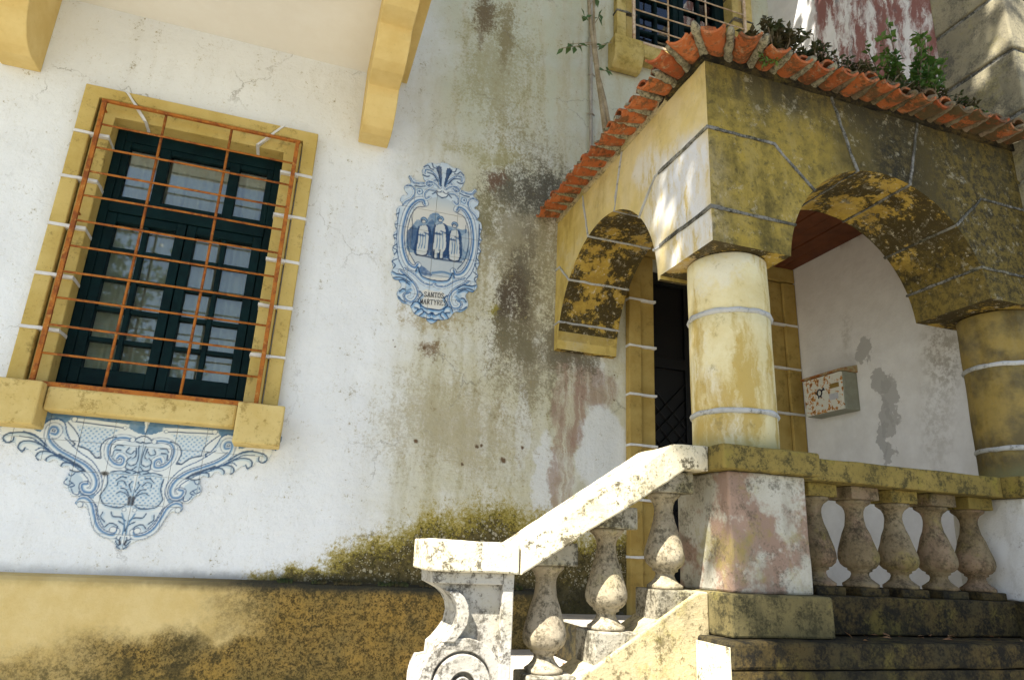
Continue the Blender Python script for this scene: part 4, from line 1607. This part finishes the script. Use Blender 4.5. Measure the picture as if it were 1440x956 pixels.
ap.line([(236, 250), (300, 300), (380, 345), (440, 400), (446, 430)], .0018, ap.DEEP * 1.5)
ap.line([(330, 200), (400, 268), (470, 320), (512, 390), (514, 450), (480, 492)], .002, ap.DEEP * 1.6)
ap.line([(440, 500), (486, 540), (500, 600), (524, 650)], .002, ap.DEEP * 1.6)
ap.line([(300, 284), (350, 312), (400, 340), (430, 368)], .0042, ap.DEEP)
ap.line([(232, 120), (262, 104), (300, 104), (330, 128), (340, 175), (360, 215), (380, 214)], .0024, ap.DEEP * 1.6)
ap.line([(345, 120), (380, 160), (402, 200), (400, 238)], .0022)
ap.line([(396, 240), (450, 262), (486, 300), (505, 296)], .003)
ap.line([(365, 216), (380, 232), (368, 240)], .003)
ap.line([(372, 106), (500, 120), (645, 140)], .0085, ap.WHITE, 1)
ap.line([(382, 118), (500, 132), (640, 152)], .0026)
ap.line([(372, 96), (500, 109), (648, 130)], .0018, ap.DEEP * 1.8)
ap.knob(378, 106, .011)
ap.knob(634, 150, .008)
ap.ribbon([(672, 206), (630, 196), (580, 204), (548, 240), (546, 292), (576, 332), (618, 338), (632, 306), (608, 286), (592, 300)], .0135)
ap.line([(590, 196), (545, 205), (510, 245), (512, 300), (496, 300)], .0026)
ap.knob(672, 210, .0105)
ap.line([(690, 220), (712, 226), (730, 222)], .003)
ap.line([(690, 205), (712, 194), (732, 190)], .0026)
for pts in ([(612, 262), (580, 262), (570, 290)], [(625, 240), (596, 236), (578, 250)], [(655, 250), (640, 270), (664, 280), (680, 266)], [(690, 250), (688, 290), (668, 306)], [(704, 240), (700, 300), (690, 330)],
            [(664, 296), (640, 318), (660, 340), (690, 332)], [(640, 330), (636, 352), (664, 362), (690, 345)], [(620, 376), (650, 362), (690, 372), (712, 384)], [(560, 372), (610, 366), (660, 378)],
            [(592, 440), (600, 420), (626, 418), (640, 440)], [(590, 480), (612, 472), (642, 486), (655, 520)], [(612, 452), (640, 462), (652, 490)], [(640, 400), (616, 396), (590, 412)], [(668, 420), (655, 440), (664, 470)],
            [(545, 388), (540, 440), (506, 492)], [(505, 490), (528, 536), (600, 552), (636, 540)], [(520, 575), (510, 600), (530, 625)], [(562, 574), (572, 596), (610, 600), (634, 618)],
            [(530, 650), (560, 630), (592, 646), (590, 672), (566, 676)], [(600, 620), (628, 640), (632, 670)], [(580, 700), (600, 716), (612, 700)], [(585, 720), (596, 742), (612, 736)], [(560, 726), (582, 742), (606, 762)]):
    ap.line([(u + 4, v_ + 6) for u, v_ in pts], .0055, ap.PALE, .65)
    ap.line(pts, .0023)
ap.line([(659, 500), (652, 534)], .006, ap.INK)
ap.line([(606, 722), (608, 736)], .0045, ap.INK)
ap.ribbon([(398, 548), (384, 530), (400, 512), (432, 508), (460, 536), (472, 590), (488, 646), (524, 682), (572, 694), (590, 672)], .0145)
ap.knob(404, 536, .012)
ap.knob(572, 664, .013)
ap.knob(628, 562, .008)
ap.line([(618, 580), (630, 640), (620, 690)], .003, ap.BLUE, .8)
# dark outline round the edge, joints of the tiles
d_sl, d_d, _ = ap.dist(np.vstack([ap.edge, ap.edge[:1]]), .01)
ap.blend(d_sl, np.clip(1.2 - d_d / .0022, 0, 1) * .7 * (ap.Z[d_sl] < z(.49)), ap.DEEP * 1.6)
p_ = conv_apron(531, 380)
kk = np.hypot((ap.X - p_[0]) / .016, (ap.Z - p_[1]) / .010)
ap.blend((slice(None), slice(None)), np.clip(1.5 - kk, 0, 1), (0.06, 0.04, 0.02))
ap.punch(1.45)
apron = empty('tile_apron', 'blue and white baroque tile apron fixed below the grilled window', 'tile panel')
ap.build(apron, .14, conv_apron(265, 80)[0], z(.548), 0.0)


# ---- medallion of the martyrs
def conv_med(u, v_):
    p = onY(520 + u / 3.4143, 200 + v_ / 3.4143, -.005)
    return (p.x, p.z)


tops, bots = conv_med(346, 98), conv_med(302, 874)
axm = (conv_med(346, 98)[0] + conv_med(302, 874)[0] + conv_med(312, 740)[0]) / 3
md = Panel(conv_med, axm, axm - .33, axm + .33, bots[1] - .02, tops[1] + .02)
half = [(346, 97), (318, 104), (290, 98), (262, 112), (250, 138), (256, 172), (262, 192), (222, 184), (196, 160), (184, 168), (196, 196), (168, 208), (166, 232), (180, 252), (154, 258), (146, 280), (156, 300), (134, 312), (126, 340), (130, 370),
        (118, 390), (124, 420), (112, 446), (120, 480), (108, 510), (116, 545), (104, 570), (110, 600), (100, 626), (112, 656), (136, 664), (150, 690), (132, 715), (132, 745), (156, 772), (190, 784), (208, 818), (236, 836), (262, 846), (284, 868), (302, 874)]
md.outline(half)
full = (slice(None), slice(None))
md.blend(full, np.full(md.X.shape, .12), md.PALE)
rng = np.random.default_rng(2)
sm = smooth_up(rng.random((md.nz // 9 + 3, md.nx // 9 + 3)), 9)[:md.nz, :md.nx]
md.blend(full, sm * .20, md.BLUE * 1.6)
# scene inside the oval
oval = [(330, 262), (262, 280), (206, 330), (176, 400), (168, 470), (180, 545), (214, 596), (250, 640), (312, 668)]
w = cat(md.W(oval))
m2 = w[::-1].copy()
m2[:, 0] = 2 * axm - m2[:, 0]
ow = np.vstack([w, m2])
sl, r = md.inside(ow)
md.blend(sl, r * 1.0, (0.66, 0.66, 0.60))
md.blend(sl, r * np.clip((md.Z[sl] - conv_med(320, 330)[1]) / .10, 0, 1) * .55, md.PALE)
md.fill([(190, 420), (230, 372), (262, 392), (290, 348), (330, 344), (356, 396), (392, 404), (440, 420), (470, 428), (478, 540), (430, 572), (330, 552), (226, 536), (180, 520), (172, 460)], md.BLUE, .78, False, True, .55)
md.fill([(176, 430), (215, 400), (232, 450), (226, 520), (186, 500)], md.DEEP * 1.4, .75, False, True, .4)
md.fill([(270, 400), (300, 372), (318, 420), (306, 540), (270, 530)], md.DEEP * 1.5, .65, False, True, .5)
md.fill([(350, 420), (372, 440), (380, 545), (345, 550)], md.DEEP * 1.5, .6, False, True, .5)
md.fill([(196, 532), (300, 552), (440, 576), (466, 560), (440, 610), (380, 650), (250, 640), (215, 590)], (0.52, 0.57, 0.58), .95, False, True, .25)
md.fill([(212, 576), (260, 600), (300, 640), (250, 638), (224, 606)], md.DEEP * 1.8, .85, False, True, .5)
md.line([(300, 628), (350, 624), (392, 636)], .006, md.BLUE, .7, False)
md.line([(236, 540), (300, 556), (370, 568), (440, 576)], .005, md.DEEP, .75, False)
for (hx, hy, bw, bh, kind) in ((258, 378, 32, 168, 0), (338, 372, 36, 186, 1), (406, 400, 29, 172, 2)):
    x_, top_, bot_ = hx, hy, hy + bh
    lean = -8 if kind == 0 else (-4 if kind == 1 else 2)
    # cloak, robe, folds, arms
    md.fill([(x_ - bw * .7, top_ + 24), (x_ + bw * .8, top_ + 24), (x_ + bw * 1.25, top_ + bh * .5), (x_ + bw * .9 + lean, bot_ - 8), (x_ - bw * 1.1 + lean, bot_ - 8), (x_ - bw * 1.15, top_ + bh * .5)], md.DEEP * 1.2, .85, False, True)
    md.fill([(x_ - bw * .55, top_ + 26), (x_ + bw * .5, top_ + 26), (x_ + bw * .75, top_ + bh * .5), (x_ + bw * .6 + lean, bot_ - (34 if kind == 1 else 8)), (x_ - bw * .75 + lean, bot_ - (34 if kind == 1 else 8)), (x_ - bw * .8, top_ + bh * .5)], (0.64, 0.66, 0.62), .95, False, True)
    for q in (-.45, -.1, .3):
        md.line([(x_ + bw * q, top_ + 60), (x_ + bw * (q + .1) + lean * .5, top_ + bh * .6), (x_ + bw * (q * 1.2) + lean, bot_ - 36)], .0022, md.BLUE, .8, False)
    md.line([(x_ - bw * .7, top_ + 30), (x_ - bw * .9, top_ + 62), (x_ + bw * .1, top_ + 72)], .0045, md.DEEP * 1.4, .85, False)
    md.line([(x_ + bw * .7, top_ + 30), (x_ + bw * .85, top_ + 64), (x_ + bw * .1, top_ + 56)], .0040, md.DEEP * 1.4, .8, False)
    md.line([(x_ - bw * .55, top_ + 44), (x_ + bw * .1, top_ + 64)], .0040, (0.6, 0.62, 0.6), .9, False)
    if kind == 1:
        for q in (-.45, .3):
            md.line([(x_ + bw * q + lean, bot_ - 40), (x_ + bw * q + lean - 3, bot_ - 4)], .0075, (0.6, 0.62, 0.58), 1, False)
            md.line([(x_ + bw * q + lean - 8, bot_ - 40), (x_ + bw * q + lean - 10, bot_ - 2), (x_ + bw * q + lean + 6, bot_ + 2)], .003, md.INK, .9, False)
    else:
        md.line([(x_ - bw * .8 + lean, bot_ - 6), (x_ + lean, bot_), (x_ + bw * .7 + lean, bot_ - 4)], .0035, md.INK, .85, False)
    # head, hair, halo
    md.disc(x_ + 2, top_ - 3, .0215, md.BLUE * .8, .9, False)
    md.disc(x_ + 2, top_ - 1, .0165, md.PALE, .9, False)
    md.disc(x_, top_ + 2, .0145, md.DEEP, .95, False)
    md.disc(x_ + 1, top_ + 4, .0105, (0.66, 0.66, 0.60), 1, False)
    md.line([(x_ - 3, top_ + 2), (x_ + 5, top_ + 2)], .0016, md.DEEP, .8, False)
    md.line([(x_ - 1, top_ + 11), (x_ + 5, top_ + 11)], .0016, md.DEEP, .7, False)
md.line([(462, 400), (458, 470), (452, 520)], .0025, md.DEEP, .7, False)
md.fill([(440, 450), (470, 440), (478, 510), (452, 520)], (0.55, 0.6, 0.6), .7, False, True)
md.line([(200, 360), (206, 400), (204, 470)], .0022, md.DEEP, .7, False)
# frame of the oval and its scrolls
md.ribbon([(268, 296), (258, 276), (222, 280), (184, 320), (160, 390), (152, 462), (160, 530), (182, 584), (216, 606), (232, 590)], .0175)
md.line([(262, 310), (222, 318), (192, 370), (180, 440), (186, 520), (214, 576)], .0022)
md.line([(142, 320), (132, 400), (130, 480), (138, 560), (168, 620)], .0022, md.DEEP * 1.5)
for pts in ([(140, 340), (120, 352), (134, 366)], [(134, 392), (114, 400), (128, 416)], [(130, 440), (112, 452), (128, 466)], [(128, 490), (110, 505), (130, 520), (118, 540)], [(132, 560), (108, 572), (122, 592), (104, 612)]):
    md.line(pts, .0026, md.DEEP * 1.2)
md.ribbon([(196, 168), (212, 192), (250, 196), (290, 190), (318, 178)], .0095, True, .9, -1)
md.ribbon([(176, 214), (200, 214), (214, 240), (200, 268), (172, 284), (156, 300)], .0085)
md.ribbon([(318, 232), (286, 226), (262, 246), (268, 274), (288, 266)], .009)
md.line([(216, 210), (250, 214), (288, 206)], .003, md.DEEP)
md.line([(226, 226), (232, 250), (252, 246), (248, 226), (226, 226)], .0022, md.BLUE)
md.disc(238, 236, .007, md.DEEP * 1.5, .8)
md.fill([(318, 236), (345, 228), (345, 262), (322, 254)], md.WHITE, .9, True, True)
md.line([(300, 250), (318, 242), (326, 256), (345, 268)], .003, md.DEEP)
md.line([(318, 232), (332, 242), (345, 236)], .0026, md.DEEP)
# shell crest
for pts, wd in (([(340, 216), (330, 176), (300, 140), (270, 130), (262, 150)], .0085), ([(336, 220), (312, 196), (284, 186), (268, 200), (284, 216), (300, 208)], .0085)):
    md.ribbon(pts, wd)
md.fill([(346, 216), (334, 170), (318, 130), (330, 112), (346, 122)], md.DEEP * 1.2, .85)
md.line([(330, 112), (318, 104), (346, 100)], .004, md.WHITE, .9)
for pts in ([(326, 190), (306, 158), (276, 146)], [(342, 210), (330, 150), (322, 120)], [(262, 120), (280, 112), (292, 128), (306, 132)], [(256, 158), (272, 166), (286, 164)], [(300, 104), (306, 122), (322, 128)]):
    md.line(pts, .0032, md.DEEP)
# lower scrolls and cartouche
md.fill([(240, 720), (270, 705), (312, 716), (312, 800), (262, 790), (236, 756)], (0.68, 0.68, 0.62), 1)
md.ribbon([(146, 620), (180, 650), (216, 690), (226, 730), (204, 762), (176, 754), (170, 734), (186, 728)], .0125)
md.ribbon([(170, 610), (214, 640), (252, 676), (290, 690), (312, 684)], .0095, True, .9)
for pts in ([(108, 620), (130, 632), (170, 640), (200, 666)], [(114, 650), (150, 650), (190, 672)], [(134, 664), (160, 662), (190, 684)], [(142, 716), (160, 704), (178, 712), (196, 704)], [(136, 740), (150, 756), (170, 768)], [(200, 784), (214, 766), (238, 770), (244, 792)], [(214, 822), (232, 800), (214, 792)],
            [(238, 832), (256, 818), (250, 800), (230, 806)], [(258, 840), (280, 850), (300, 846)], [(262, 812), (280, 826), (296, 818), (302, 832)], [(240, 716), (252, 732), (240, 746), (232, 766), (262, 794), (302, 802)], [(220, 620), (232, 600), (246, 640), (290, 660), (312, 664)]):
    md.line([(u + 3, v_ + 6) for u, v_ in pts], .0065, md.BLUE * 1.4, .5)
    md.line(pts, .003, md.DEEP)
md.fill([(170, 690), (196, 694), (190, 712), (172, 712)], md.PALE, .6, True, True)
d_sl, d_d, _ = md.dist(np.vstack([md.edge, md.edge[:1]]), .01)
md.blend(d_sl, np.clip(1.3 - d_d / .003, 0, 1) * .75, md.DEEP * 1.8)
md.punch(1.65)
medal = empty('tile_medallion', 'oval blue and white tile medallion of three standing saints with lettering', 'tile panel')
md.build(medal, .14, conv_med(365, 400)[0] - .07, conv_med(320, 640)[1], 0.0)

# lettering: serif capitals as thin strokes just proud of the glaze
GLY = {
    'S': ([((.88, .80), (.70, .98), (.35, 1.0), (.12, .80), (.25, .60), (.70, .42), (.90, .22), (.68, .02), (.30, 0), (.08, .20))], 1),
    'A': ([((.02, 0), (.48, 1.0)), ((.48, 1.0), (.98, 0)), ((.2, .36), (.78, .36)), ((-.08, 0), (.14, 0)), ((.82, 0), (1.12, 0))], 0),
    'N': ([((.10, 0), (.10, 1)), ((.10, 1), (.90, 0)), ((.90, 0), (.90, 1)), ((-.02, 0), (.22, 0)), ((.78, 1), (1.02, 1))], 0),
    'T': ([((.5, 0), (.5, 1)), ((.02, 1), (.98, 1)), ((.02, 1), (.02, .86)), ((.98, 1), (.98, .86)), ((.34, 0), (.66, 0))], 0),
    'O': ([((.5, 1), (.16, .86), (.04, .5), (.16, .14), (.5, 0), (.84, .14), (.96, .5), (.84, .86), (.5, 1))], 1),
    'M': ([((.06, 0), (.14, 1)), ((.14, 1), (.5, .1)), ((.5, .1), (.88, 1)), ((.88, 1), (.96, 0)), ((-.04, 0), (.18, 0)), ((.82, 0), (1.08, 0))], 0),
    'R': ([((.14, 0), (.14, 1)), ((.14, 1), (.6, 1), (.82, .78), (.6, .52), (.14, .5)), ((.5, .5), (.98, 0)), ((.02, 0), (.28, 0))], 0),
    'Y': ([((.5, 0), (.5, .46)), ((.5, .46), (.06, 1)), ((.5, .46), (.94, 1)), ((.34, 0), (.66, 0)), ((-.04, 1), (.2, 1)), ((.8, 1), (1.04, 1))], 0),
    'E': ([((.14, 0), (.14, 1)), ((.02, 1), (.86, 1)), ((.14, .52), (.66, .52)), ((.02, 0), (.9, 0)), ((.86, 1), (.86, .84)), ((.9, 0), (.9, .18))], 0),
}


def lettering(text, u0, u1, v0, v1, h):
    """text from picture baseline start (u0, v0) to end (u1, v1) on the medallion"""
    bm = bmesh.new()
    a, b = conv_med(u0, v0), conv_med(u1, v1)
    n = len(text)
    stepx = (b[0] - a[0]) / n
    for i, ch in enumerate(text):
        strokes, curved = GLY[ch]
        ox, oz_ = a[0] + stepx * i, a[1] + (b[1] - a[1]) * i / n
        for si, st in enumerate(strokes):
            pts = cat(st, 5) if len(st) > 2 else np.array(st, float)
            for k in range(len(pts) - 1):
                p, q = pts[k], pts[k + 1]
                P = Vector((ox + p[0] * stepx * .74, -.0086, oz_ + p[1] * h))
                Q = Vector((ox + q[0] * stepx * .74, -.0086, oz_ + q[1] * h))
                dd = (Q - P)
                if dd.length < 1e-6:
                    continue
                thick = .0019 if abs(dd.z) > abs(dd.x) * .6 else .0013
                nn = Vector((-dd.z, 0, dd.x)).normalized() * thick
                e = dd.normalized() * .0008
                bm.faces.new([bm.verts.new(v_) for v_ in (P - e + nn, Q + e + nn, Q + e - nn, P - e - nn)])
    newobj('lettering', bm, 'ink', medal)


lettering('SANTOS', 260, 358, 741, 749, .030)
lettering('MARTYRES', 241, 370, 775, 785, .030)

# ================================================================ letter box on the side wing
mb = empty('mailbox', 'rust-speckled cream metal letter box hung on the side wall inside the porch', 'letter box')
xw, xf = 3.349, 3.225
q0, q1, q2, q3 = onX(1130, 537, xf), onX(1183, 520, xf), onX(1133, 586, xf), onX(1187, 575, xf)
ya_, yb_ = (q0.y + q2.y) / 2, (q1.y + q3.y) / 2
zt_, zb_ = (q0.z + q1.z) / 2, (q2.z + q3.z) / 2
box('case', 'box_grey', mb, xf + .014, xw, yb_, ya_, zb_, zt_, .004)
box('front_plate', 'mailbox', mb, xf, xf + .013, yb_ + .004, ya_ - .002, zb_ + .002, zt_ - .002, .003)
bm = bmesh.new()
add_prism(bm, [(xf - .012, zt_ + .001), (xw, zt_ + .001), (xw, zt_ + .05), (xf - .012, zt_ + .014)], 'y', yb_ - .01, ya_ + .012)
newobj('hood', bm, 'box_rust', mb)
hy, hz = ya_ + (yb_ - ya_) * .42, zb_ + (zt_ - zb_) * .56
bm = bmesh.new()
ring = [(xf - .002, hy + .020 * math.cos(t * .524), hz + .022 * math.sin(t * .524)) for t in range(13)]
add_tube(bm, ring, .0042, 6)
add_tube(bm, [(xf - .002, hy - .014, hz + .010), (xf - .002, hy - .034, hz + .016), (xf - .002, hy - .042, hz + .020)], [.004, .006, .012], 6)
add_tube(bm, [(xf - .002, hy + .018, hz - .006), (xf - .002, hy + .034, hz + .002), (xf - .002, hy + .036, hz + .014)], [.004, .003, .003], 6)
add_tube(bm, [(xf - .002, hy - .006, hz - .022), (xf - .002, hy - .014, hz - .034)], [.005, .003], 6)
add_tube(bm, [(xf - .002, hy + .008, hz - .022), (xf - .002, hy + .012, hz - .036)], [.005, .003], 6)
newobj('post_horn_emblem', bm, 'ink', mb)
box('name_plate', 'brass', mb, xf - .004, xf + .001, ya_ + (yb_ - ya_) * .70, ya_ + (yb_ - ya_) * .92, zb_ + (zt_ - zb_) * .60, zb_ + (zt_ - zb_) * .72, .001)
box('decal', 'decal', mb, xf - .0015, xf + .001, ya_ + (yb_ - ya_) * .66, ya_ + (yb_ - ya_) * .88, zb_ + (zt_ - zb_) * .30, zb_ + (zt_ - zb_) * .46, 0)

# ================================================================ conduit on the facade
cd = empty('conduit', 'thin grey conduit running up the stained wall beside the sapling', 'pipe')
tube('pipe', 'conduit', cd, [(1.722, -.022, z(1.9)), (1.722, -.022, z(2.82)), (1.710, -.022, z(3.75)), (1.69, -.022, z(5.2))], .012, 10)
for zz in (2.62, 2.97, 3.30, 3.62, 3.95):
    tube('clamp', 'conduit', cd, [(1.694, -.02, z(zz)), (1.72, -.042, z(zz)), (1.746, -.02, z(zz))], .006, 6)


# ================================================================ plants on the porch roof
def bush(name, label, c, rx, ry, rz_, n, leaf, mat, stems=14, group=None, lean=Vector((0, 0, 0)), droop=0.0, wd=.34):
    t = empty(name, label, 'plant', group)
    bs, bl = bmesh.new(), bmesh.new()
    per = max(3, n // stems)
    for s_ in range(stems):
        a = random.uniform(0, 2 * math.pi)
        q = random.uniform(.15, 1.0) ** .7
        tip = Vector((c[0] + rx * q * math.cos(a), c[1] + ry * q * math.sin(a), c[2] + rz_ * random.uniform(.5, 1.0) * (1.15 - .5 * q))) + lean * random.random()
        root = Vector((c[0] + rx * .35 * q * math.cos(a), c[1] + ry * .3 * q * math.sin(a), c[2] - .03))
        mid = (root + tip) / 2 + rv(.02)
        add_tube(bs, [root, mid, tip], [.0045, .0035, .0015], 5)
        for k in range(per):
            u = random.uniform(.22, 1.0)
            p = root.lerp(mid, u * 2) if u < .5 else mid.lerp(tip, u * 2 - 1)
            d = rv(1)
            d.z = d.z * .6 + .25 - droop
            add_leaf(bl, p + rv(.006), d, Vector((0, 0, 1)) + rv(.6), leaf * random.uniform(.6, 1.25), leaf * wd * random.uniform(.7, 1.2))
    newobj('stems', bs, 'bark', t)
    newobj('foliage', bl, mat, t)
    return t


ZR = ZT + .12
pA = onY(1095, 80, -1.66)
bush('dry_fern', 'dark half-dead fern clump on the tiles near the roof corner', (pA.x - .02, -1.68, ZR + .03), .22, .12, .17, 900, .036, 'leaf_dark', 30, wd=.28)
pB = onY(1132, 75, -1.66)
bush('wispy_weed', 'wispy dark weed leaning over the tiles beside the fern', (pB.x, -1.68, ZR + .02), .13, .08, .21, 260, .032, 'leaf_dark', 16, wd=.2)
pC = onY(1280, 130, -1.60)
bush('roof_shrub', 'bright green leafy shrub growing out of the porch tiles', (pC.x - .02, -1.62, ZR + .03), .28, .14, .54, 1100, .038, 'leaf', 30)
pD = onY(1370, 165, -1.62)
bush('small_weed', 'small dark green weed on the tiles beside the wing quoins', (pD.x, -1.64, ZR), .13, .08, .15, 220, .046, 'leaf', 12, droop=.2)
pE = onY(1180, 105, -1.70)
bush('moss_tuft', 'brown dry moss tuft hanging among the eaves tiles', (pE.x, -1.72, ZR + .01), .24, .06, .09, 620, .028, 'leaf_dark', 34, droop=.35, wd=.25)
for (px, py, lb) in ((1235, 120, 'dry moss tuft in the eaves tiles under the green shrub'), (1330, 150, 'dry moss tuft in the eaves tiles beside the small weed')):
    p = onY(px, py, -1.72)
    bush('moss_tuft', lb, (p.x, -1.73, ZR + .0), .24, .06, .09, 620, .026, 'leaf_dark', 34, droop=.35, wd=.25)
pF = onY(1085, 118, -1.80)
bush('hanging_weed', 'thin green weed hanging below the eaves tiles', (pF.x, -1.80, ZR - .06), .05, .03, -.08, 90, .026, 'leaf', 8, droop=.8, wd=.22)

# sapling against the facade
sp_ = empty('sapling', 'slender sapling with few leaves rising from the porch roof by the conduit', 'tree')
yS = -.22
tr = [onY(u, v_, yS) for u, v_ in ((852, 190), (847, 150), (841, 110), (834, 60), (829, 20), (826, -40), (824, -120))]
tr2 = [onY(u, v_, yS - .01) for u, v_ in ((858, 185), (850, 140), (842, 108), (838, 70), (835, 30), (836, -30), (838, -110))]
bm = bmesh.new()
add_tube(bm, tr, [.019, .018, .017, .014, .012, .011, .010], 8)
add_tube(bm, tr2, [.014, .013, .012, .010, .009, .008, .007], 8)
newobj('trunk', bm, 'pale_bark', sp_, True)
bm = bmesh.new()
bl = bmesh.new()
for (u, v_, u2, v2) in ((836, 60, 800, 62), (836, 95, 855, 100), (833, 70, 860, 60), (830, 30, 818, 22), (832, 40, 845, 18), (828, 10, 840, -5), (836, 62, 790, 68)):
    p, q = onY(u, v_, yS), onY(u2, v2, yS - .03)
    add_tube(bm, [p, (p + q) / 2 + rv(.01), q], [.004, .003, .002], 5)
    for k in range(4):
        pp = p.lerp(q, random.uniform(.5, 1.0))
        add_leaf(bl, pp, rv(1) + Vector((0, 0, -.6)), Vector((0, -1, .3)), random.uniform(.05, .085), random.uniform(.014, .022))
newobj('twigs', bm, 'pale_bark', sp_)
newobj('foliage', bl, 'leaf_sap', sp_)

# dry leaves swept into the steps
bl = bmesh.new()
for _ in range(420):
    k = random.randrange(3)
    x_ = random.uniform(.66 + k * .26, .66 + k * .26 + .25)
    y_ = random.uniform(-1.40, -.6) if random.random() < .5 else -1.40 + abs(random.gauss(0, .10))
    add_leaf(bl, Vector((x_, y_, .1675 * (k + 1) + .006 + random.random() * .012)), Vector((random.uniform(-1, 1), random.uniform(-1, 1), random.uniform(-.1, .3))), Vector((0, 0, 1)) + rv(.4), random.uniform(.02, .045), random.uniform(.007, .014))
for _ in range(30):
    x_ = random.uniform(1.95, 3.2)
    add_leaf(bl, Vector((x_, random.uniform(-1.79, -1.63), z(-.243) + .006 + random.random() * .006)), Vector((random.uniform(-1, 1), random.uniform(-1, 1), random.uniform(-.1, .2))), Vector((0, 0, 1)) + rv(.4), random.uniform(.015, .035), random.uniform(.005, .011))
tag(newobj('leaf_litter', bl, 'litter'), 'dry brown leaves swept into the corners of the steps', 'leaves', kind='stuff')


# moss cushions on the ledge at the foot of the wall
bl = bmesh.new()
for _ in range(1500):
    x_ = random.uniform(.05, 1.38)
    if mnoise.noise(Vector((x_ * 9, 0, 0))) < -.1:
        continue
    y_ = -random.uniform(.004, .05)
    add_leaf(bl, Vector((x_, y_, z(-.196) - .012 + (.05 + y_) * .24 + random.random() * .008)), Vector((random.uniform(-.6, .6), random.uniform(-.8, .2), 1)), Vector((0, -1, .3)) + rv(.4), random.uniform(.006, .018), random.uniform(.002, .005))
tag(newobj('ledge_moss', bl, 'leaf_dark'), 'dark moss cushions along the ledge of the ochre plinth', 'moss', kind='stuff')


# ================================================================ trees of the garden (they shade the porch and show in the panes)
def tree(label, base, height, crowns, n, leaf, r0=.16):
    t = empty('garden_tree', label, 'tree', 'trees of the garden')
    bm = bmesh.new()
    bl = bmesh.new()
    B = Vector(base)
    fork = B + Vector((0, 0, height))
    add_tube(bm, [B, B + Vector((.05, .03, height * .5)), fork], [r0, r0 * .8, r0 * .65], 10)
    tot = sum(c[1] ** 2 for c in crowns)
    for (c, r_) in crowns:
        c = Vector(c)
        mid = (fork + c) / 2 + Vector((0, 0, .3))
        add_tube(bm, [fork, mid, c], [r0 * .5, r0 * .3, r0 * .12], 7)
        clumps = [c + rv(1).normalized() * r_ * random.uniform(.25, 1.0) for _ in range(16)]
        for q in clumps:
            add_tube(bm, [c, q], [.02, .006], 5)
        for _ in range(int(n * r_ ** 2 / tot)):
            p = random.choice(clumps) + Vector((random.gauss(0, 1), random.gauss(0, 1), random.gauss(0, 1))) * r_ * .24
            add_leaf(bl, p, rv(1), Vector((0, 0, 1)) + rv(.7), leaf * random.uniform(.7, 1.3), leaf * .32)
    newobj('trunk', bm, 'bark', t, True)
    newobj('crown', bl, 'leaf_tree', t)
    return t


tree('broad garden tree arching over the porch', (1.2, -8.6, 0), 5.2,
     [((-1.85, -4.5, 7.6), .52), ((-1.1, -4.4, 7.6), .75), ((-1.5, -3.8, 7.6), .48), ((-.7, -3.7, 7.7), .75), ((-1.55, -3.1, 7.6), .42), ((-.2, -4.4, 7.7), .75), ((.05, -3.5, 7.6), .7),
      ((.75, -2.95, 7.6), .5), ((1.6, -2.3, 7.6), .75), ((.9, -2.2, 7.6), .5), ((-.9, -2.9, 7.6), .45), ((-1.0, -5.1, 7.7), .6), ((-1.82, -4.05, 7.6), .40), ((-2.0, -4.6, 7.7), .36), ((-1.5, -4.9, 7.6), .45), ((-2.32, -4.82, 7.6), .33), ((-2.28, -4.32, 7.6), .22), ((-1.9, -5.0, 7.7), .4), ((-2.48, -4.66, 7.6), .22)], 25000, .12)
tree('tall garden tree across the yard from the window', (-5.5, -15, 0), 3.2,
     [((-5.5, -15, 5.2), 1.7), ((-4.0, -14.5, 4.6), 1.3), ((-7.0, -15.2, 4.8), 1.4), ((-5.2, -14.8, 7.0), 1.5)], 9000, .2, .22)
tree('garden tree farther along the yard fence side', (-11.5, -17, 0), 3.4,
     [((-11.5, -17, 5.6), 1.9), ((-9.6, -16.5, 4.8), 1.4), ((-13.3, -17, 5.0), 1.5), ((-11.2, -16.8, 7.6), 1.5)], 8000, .22, .24)
